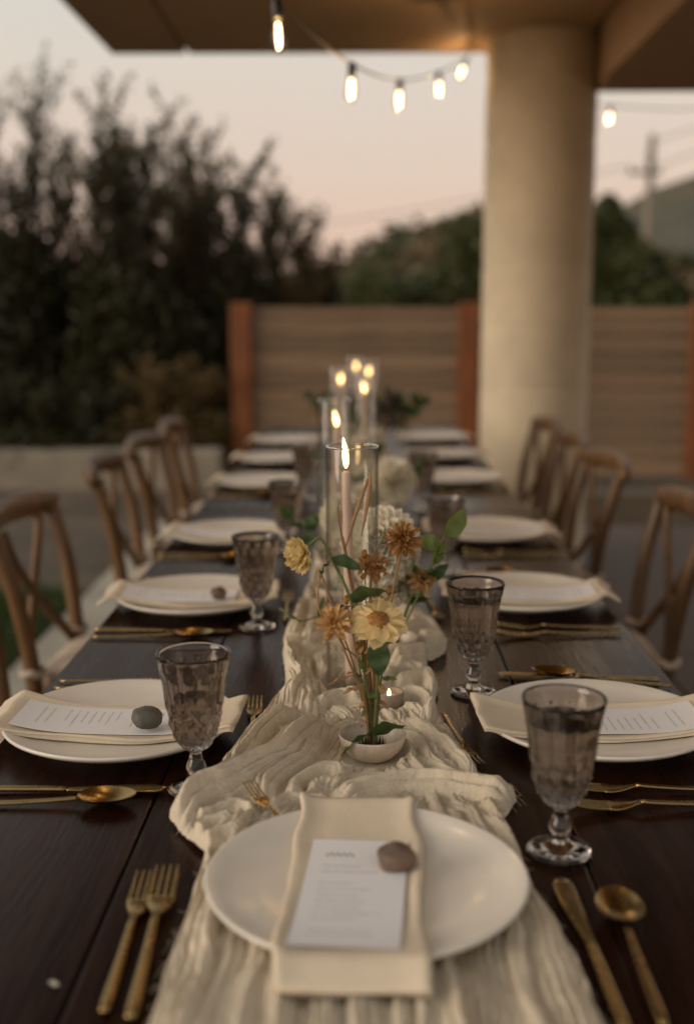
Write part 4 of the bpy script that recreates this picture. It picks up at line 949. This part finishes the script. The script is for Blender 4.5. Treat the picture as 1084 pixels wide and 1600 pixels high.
# leaves lying over the bowl
b = B0 + Vector((0, -.006, -.004)); t = flower('leafy_stem', 'short green stem with two broad leaves over the bowl rim', 'foliage', b, 'flowers in the front bowl')
stem(t, b, [tuple(b), (.014, 1.244, .80), (.016, 1.243, .84)], .0019, .0016)
leaf(t, rel((.012, 1.240, .798), b), (-.95, -.35, -.05), .046, .026, M_leaf, .8, .3, .5, 6); leaf(t, rel((.014, 1.240, .796), b), (.75, -.15, .65), .046, .032, M_leaf, .7, .25, -.7, 7)
# dried grass blades, one folded over, standing through the flowers
b = B0 + Vector((-.002, .006, 0)); t = flower('dried_grass', 'dried straw-coloured grass with folded blades in front of the candle', 'dried grass', b, 'flowers in the front bowl')
def blade(pts, r, m=M_straw, flat=.25): 
    p = smooth_path([rel(q, b) for q in pts], 30); obj('blade', sweep_mesh('blade', p, r * np.concatenate([np.full(22, 1.0), np.linspace(1, .25, 8)]), 6, flat), m, t)
blade([tuple(b), (.004, 1.262, .88), (-.016, 1.28, .98), (-.028, 1.29, 1.045), (-.026, 1.29, 1.06)], .0022)
blade([tuple(b), (.008, 1.262, .87), (-.012, 1.28, .965), (-.022, 1.29, 1.02)], .0020)
def flat_blade(pts, w):
    p = smooth_path([rel(q, b) for q in pts], 26); u = np.linspace(0, 1, 26); obj('blade', sweep_mesh('blade', p, np.maximum(.0006, w * np.sin(np.clip(u * .9 + .08, 0, 1) * math.pi) ** .7), 6, .22, up=(0, 1, .1)), M_straw, t)
flat_blade([(-.020, 1.285, 1.005), (-.008, 1.29, 1.045), (.004, 1.29, 1.080), (.0085, 1.29, 1.094)], .0022)
flat_blade([(.0085, 1.29, 1.0935), (.008, 1.288, 1.075), (.003, 1.285, 1.045), (-.001, 1.284, 1.022)], .0024)
blade([tuple(b), (-.008, 1.255, .87), (-.030, 1.25, .935), (-.046, 1.247, .985), (-.048, 1.247, .988)], .0014, M_stemd, .9)
blade([(-.0465, 1.247, .984), (-.050, 1.247, .965), (-.049, 1.246, .947), (-.040, 1.246, .925)], .0013, M_stemd, .9)
# dry curled leaves around the stems
b = B0 + Vector((.002, .001, 0)); t = flower('dried_flower', 'dried orange-brown stem with curled leaves behind the open zinnia', 'foliage', b, 'flowers in the front bowl')
stem(t, b, [tuple(b), (.016, 1.258, .87), (.022, 1.264, .945)], .0016, .0012, M_stemd)
for p, d, L, W, c in [((.016, 1.258, .87), (-.6, -.5, .5), .024, .009, 1.6), ((.014, 1.257, .852), (.5, -.6, .5), .024, .010, 1.7), ((.018, 1.26, .90), (.4, -.4, .8), .03, .008, 1.2), ((.021, 1.263, .94), (-.3, -.3, .9), .028, .009, 1.4), ((.022, 1.264, .945), (.5, -.2, .7), .026, .010, 1.2), ((.0125, 1.256, .83), (-.6, -.4, .6), .020, .009, 1.8), ((.013, 1.256, .828), (.5, -.4, .7), .022, .008, 1.7), ((.0125, 1.255, .81), (-.8, -.4, .1), .020, .006, .8)]:
    leaf(t, rel(p, b), d, L, W, M_pett if W > .0085 else M_straw, c, .4, random.uniform(-.6, .6))
stem(t, b, [tuple(b), (.004, 1.25, .87), (-.022, 1.238, .905), (-.028, 1.236, .92)], .0011, .0009, M_stemd)

for k, (tip, mid) in enumerate([((-.018, 1.236, .958), (.0, 1.246, .86)), ((.030, 1.25, .965), (.018, 1.256, .87)), ((.002, 1.262, 1.005), (.006, 1.26, .89)), ((.036, 1.262, .935), (.022, 1.258, .86)), ((-.006, 1.235, .905), (.008, 1.245, .84))]):
    off = Vector((.004 * math.cos(k * 2.1), .004 * math.sin(k * 2.1), 0)); b = B0 + off
    t = flower('dried_flower', ['thin dried stem with a seed head, left of the open zinnia', 'thin dried stem with a seed head, right of the open zinnia', 'thin dried stem with a seed head, behind the middle zinnia', 'thin green stem with a seed head, lowest on the right', 'thin green stem with a seed head under the tan zinnia'][k], 'dried flower', b, 'flowers in the front bowl')
    stem(t, b, [tuple(b), mid, tip], .0012, .0008, M_stem if k > 2 else M_stemd)
    sd = np.array(center_mesh(.0032, .0048, 90 + k).vertices[0].co); obj('seed_head', center_mesh(.0034, .0052, 90 + k), M_cent, t, rel(tip, b))
    for q in range(4):
        u = .35 + .15 * q; pp = np.array(b) * (1 - u) ** 2 + 2 * u * (1 - u) * np.array(mid) + u * u * np.array(tip)
        leaf(t, rel(pp, b), (math.cos(q * 2.4 + k), math.sin(q * 2.4 + k) - .4, .5), .016 + .004 * (q % 3), .0045 + .001 * (k % 3), M_straw if k < 3 else M_leafb, 1.2, .4, q * 1.3)

# ---- white dahlias, sprigs and dark foliage in the bowls behind
def dahlia_mesh(r, seed):
    g = np.random.default_rng(seed); mb = MB(); n = 190
    for k in range(n):
        z = 1 - 1.55 * (k + .5) / n; a = k * 2.39996; rr = math.sqrt(max(0, 1 - z * z)); d = np.array([rr * math.cos(a), rr * math.sin(a), z]) + g.normal(0, .05, 3); d /= np.linalg.norm(d)
        L = r * (.52 + .1 * g.uniform()); W = r * .17; b0 = d * r * .50
        s = np.cross(d, (0, 0, 1.0)); s /= np.linalg.norm(s) + 1e-6; nn = np.cross(s, d)
        v = []
        for u, w in ((0, .5), (.4, 1), (.8, .8), (1, .15)):
            for q in (-1, 0, 1): v.append(b0 + d * L * u + s * q * W * w + nn * (abs(q) * W * .8 * w + .10 * L * u * u))
        mb.add(v, grid_faces(4, 3))
    v, f = sphere_np(10, 14); mb.add(np.array(v) * r * .58, f); return mb.mesh('bloom')
DA = [dahlia_mesh(.052, 1), dahlia_mesh(.040, 2)]
for m_ in DA: m_.materials.append(M_petw)
def dahlia(label, base, tip, d, k, group, s=1.0):
    t = flower('dahlia', label, 'flower', base, group); stem(t, base, [base, ((base[0] + tip[0]) / 2, (base[1] + tip[1]) / 2, (base[2] + tip[2]) / 2 + .01), tip], .0024, .002)
    o = obj('bloom', DA[k], None, t, rel(tip, base), scale=(s, s, s)); aim(o, d, k + s); return t
def sprig(label, base, tip, nl, m, L, W, seed, group, bend=(0, 0, .03), sm=None):
    g = np.random.default_rng(seed); t = flower('leaf_sprig', label, 'foliage', base, group); mid = [(base[i] + tip[i]) / 2 + bend[i] for i in range(3)]
    p = stem(t, base, [base, mid, tip], .0018, .0010, sm)
    ms = [leaf_mesh(L * q, W * q, .6, .3, seed + k) for k, q in enumerate((1, .85, 1.1))]
    for me in ms: me.materials.append(m)
    for k in range(nl):
        u = .38 + .62 * k / max(1, nl - 1); q = p[min(23, int(u * 23))]; a = k * 2.4 + g.uniform(0, .6)
        o = obj('leaf', ms[k % 3], None, t, tuple(q)); d = Vector((math.cos(a), math.sin(a) * .8, g.uniform(.1, .9))); aim(o, d, g.uniform(0, 6)); o.rotation_euler = (o.rotation_euler.to_matrix() @ Matrix.Rotation(-1.45, 3, 'Y')).to_euler()
    return t
WB = ['second', 'third', 'fourth', 'fifth', 'sixth', 'seventh']
for i, (x, y) in enumerate(BOWLS):
    w = WB[i]; ceramic_bowl('small stoneware flower bowl, %s from the camera along the runner' % w, x, y); gr = 'flowers in the bowls behind'
    bz = T + .026; B = (x, y, bz)
    if i == 0:
        dahlia('large white dahlia right behind the nearest glass cylinder', B, (.026, 1.62, .942), (-.15, -.8, .5), 0, gr, 1.06)
        dahlia('smaller white dahlia low in the second bowl', (x - .005, y, bz), (.048, 1.66, .885), (.3, -.7, .4), 1, gr)
        sprig('light green leafy sprig reaching right beside the white dahlia', (x + .006, y - .004, bz), (.112, 1.53, .975), 6, M_leafb, .046, .026, 41, gr, (.01, 0, .02))
        sprig('dark green leafy sprig low on the right of the second bowl', (x + .008, y, bz), (.10, 1.60, .90), 8, M_leaf, .040, .018, 42, gr)
        t = flower('zinnia', 'faded brown zinnia low beside the white dahlia', 'flower', (x + .004, y - .006, bz), gr); stem(t, (x + .004, y - .006, bz), [(x + .004, y - .006, bz), (.07, 1.63, .86), (.085, 1.60, .895)])
        bloom(t, rel((.085, 1.60, .895), (x + .004, y - .006, bz)), (.3, -.6, .6), DRY, M_pett, .006, .006, 57)
        sprig('thin grassy green stem trailing left over the runner', (x - .008, y, bz), (-.085, 1.56, .845), 5, M_stem, .045, .006, 43, gr, (0, 0, .03))
    elif i < 4:
        dahlia('white dahlia in the %s bowl' % w, B, (x + .012, y - .02, bz + .12 + .02 * (i % 2)), (.1, -.6, .7), i % 2, gr)
        dahlia('lower white dahlia in the %s bowl' % w, (x - .006, y, bz), (x - .05 * (-1) ** i, y - .03, bz + .075), (-.4, -.6, .5), 1, gr)
        sprig('green leafy sprig in the %s bowl' % w, (x + .006, y, bz), (x + .07, y - .01, bz + .15), 8, M_leafb if i == 1 else M_leaf, .04, .02, 60 + i, gr)
        sprig('second leafy sprig leaning left in the %s bowl' % w, (x - .006, y, bz), (x - .085, y + .01, bz + .13), 8, M_leaf, .04, .018, 70 + i, gr)
    else:
        for q, dx in enumerate((-.17, -.09, .05, .15)):
            sprig('dark purple-brown leafy branch, %s from the left in the %s bowl' % (['first', 'second', 'third', 'fourth'][q], w), (x + .004 * q, y, bz), (x + dx, y + .02 * q, bz + .22 - .15 * abs(dx)), 16, M_leafdk if q % 3 else M_leaf, .055, .032, 80 + i * 5 + q, gr, (0, 0, .04))
        dahlia('white dahlia low in the %s bowl' % w, (x, y - .006, bz), (x - .03, y - .04, bz + .07), (-.2, -.8, .4), 1, gr)

# ================================================================== STRING LIGHTS
def bulb_meshes():
    v, f = lathe([(.0115, -.040), (.0125, -.050), (.0180, -.068), (.0222, -.088), (.0225, -.098), (.0195, -.113), (.012, -.1235), (.003, -.1275), (.0003, -.1278)], 28)
    g = mesh_np('bulb', v, f); g.materials.append(M_bulbg)
    s = MB(); s.add(*lathe([(.0005, .006), (.011, .005), (.0145, -.004), (.0150, -.030), (.0135, -.043), (.0005, -.0435)], 20)); sm = s.mesh('socket'); sm.materials.append(M_socket)
    fl = MB()
    for k in range(4):
        a = k * math.pi / 2 + .4; fl.add(*tube([(.004 * math.cos(a), .004 * math.sin(a), -.052), (.0060 * math.cos(a), .0060 * math.sin(a), -.080), (.0042 * math.cos(a), .0042 * math.sin(a), -.108)], .0011, 6))
    fm = fl.mesh('filament'); fm.materials.append(M_fil); return g, sm, fm
BG, BS, BF = bulb_meshes()
def string_light(label, cable, bulbs):
    t = thing('string_light', label, 'string light', tuple(cable[-1])); o = np.array(cable[-1])
    obj('cable', sweep_mesh('cable', smooth_path(np.array(cable) - o, 90), .0032, 6), M_black, t)
    for (p, tilt) in bulbs:
        b_ = obj('bulb', BG, None, t, tuple(np.array(p) - o), tilt, (.82, .82, .82)); obj('socket', BS, None, b_); obj('filament', BF, None, b_)
        ld = bpy.data.lights.new('bulb_light', 'POINT'); ld.energy = 1.9; ld.color = (1.0, .62, .30); ld.shadow_soft_size = .003
        lo = bpy.data.objects.new('bulb_light', ld); link(lo, b_); lo.location = (0, 0, -.085)
main = [(-.62, -.85, 2.597), (-.48, .10, 2.20), (-.36, 1.05, 1.98), (-.27, 1.75, 1.905), (-.18, 2.5, 1.912), (-.032, 3.35, 1.965), (.128, 4.2, 2.087), (.319, 5.1, 2.293), (.512, 6.0, 2.537), (.545, 6.16, 2.597)]
string_light('black string of clear glowing bulbs sagging from the roof edge over the table', main,
             [(main[2], (0, 0, 0)), (main[3], (0, .0, 0)), (main[4], (0, -.05, 0)), (main[5], (0, .04, 0)), (main[6], (0, .05, 0)), (main[7], (0, -.04, .4)), (main[8], (.1, .35, 0))])
sec = [(1.05, 6.14, 2.46), (1.215, 6.5, 2.416), (1.344, 6.5, 2.399), (1.55, 6.5, 2.385), (1.80, 6.5, 2.384), (2.6, 6.5, 2.45)]
third = [(2.9, 5.5, 2.33), (2.5, 4.9, 2.10), (2.25, 4.0, 1.98), (2.15, 3.0, 1.96), (2.15, 2.0, 2.05), (2.2, .75, 2.32)]
string_light('string of glowing bulbs under the beam, right of the picture', third, [(third[1], (0, 0, 0)), (third[2], (0, 0, 0)), (third[3], (0, 0, 0)), (third[4], (0, 0, 0))])
string_light('string light with one glowing bulb right of the column', sec, [(sec[2], (0, .12, 0)), (sec[5], (0, 0, 0))])
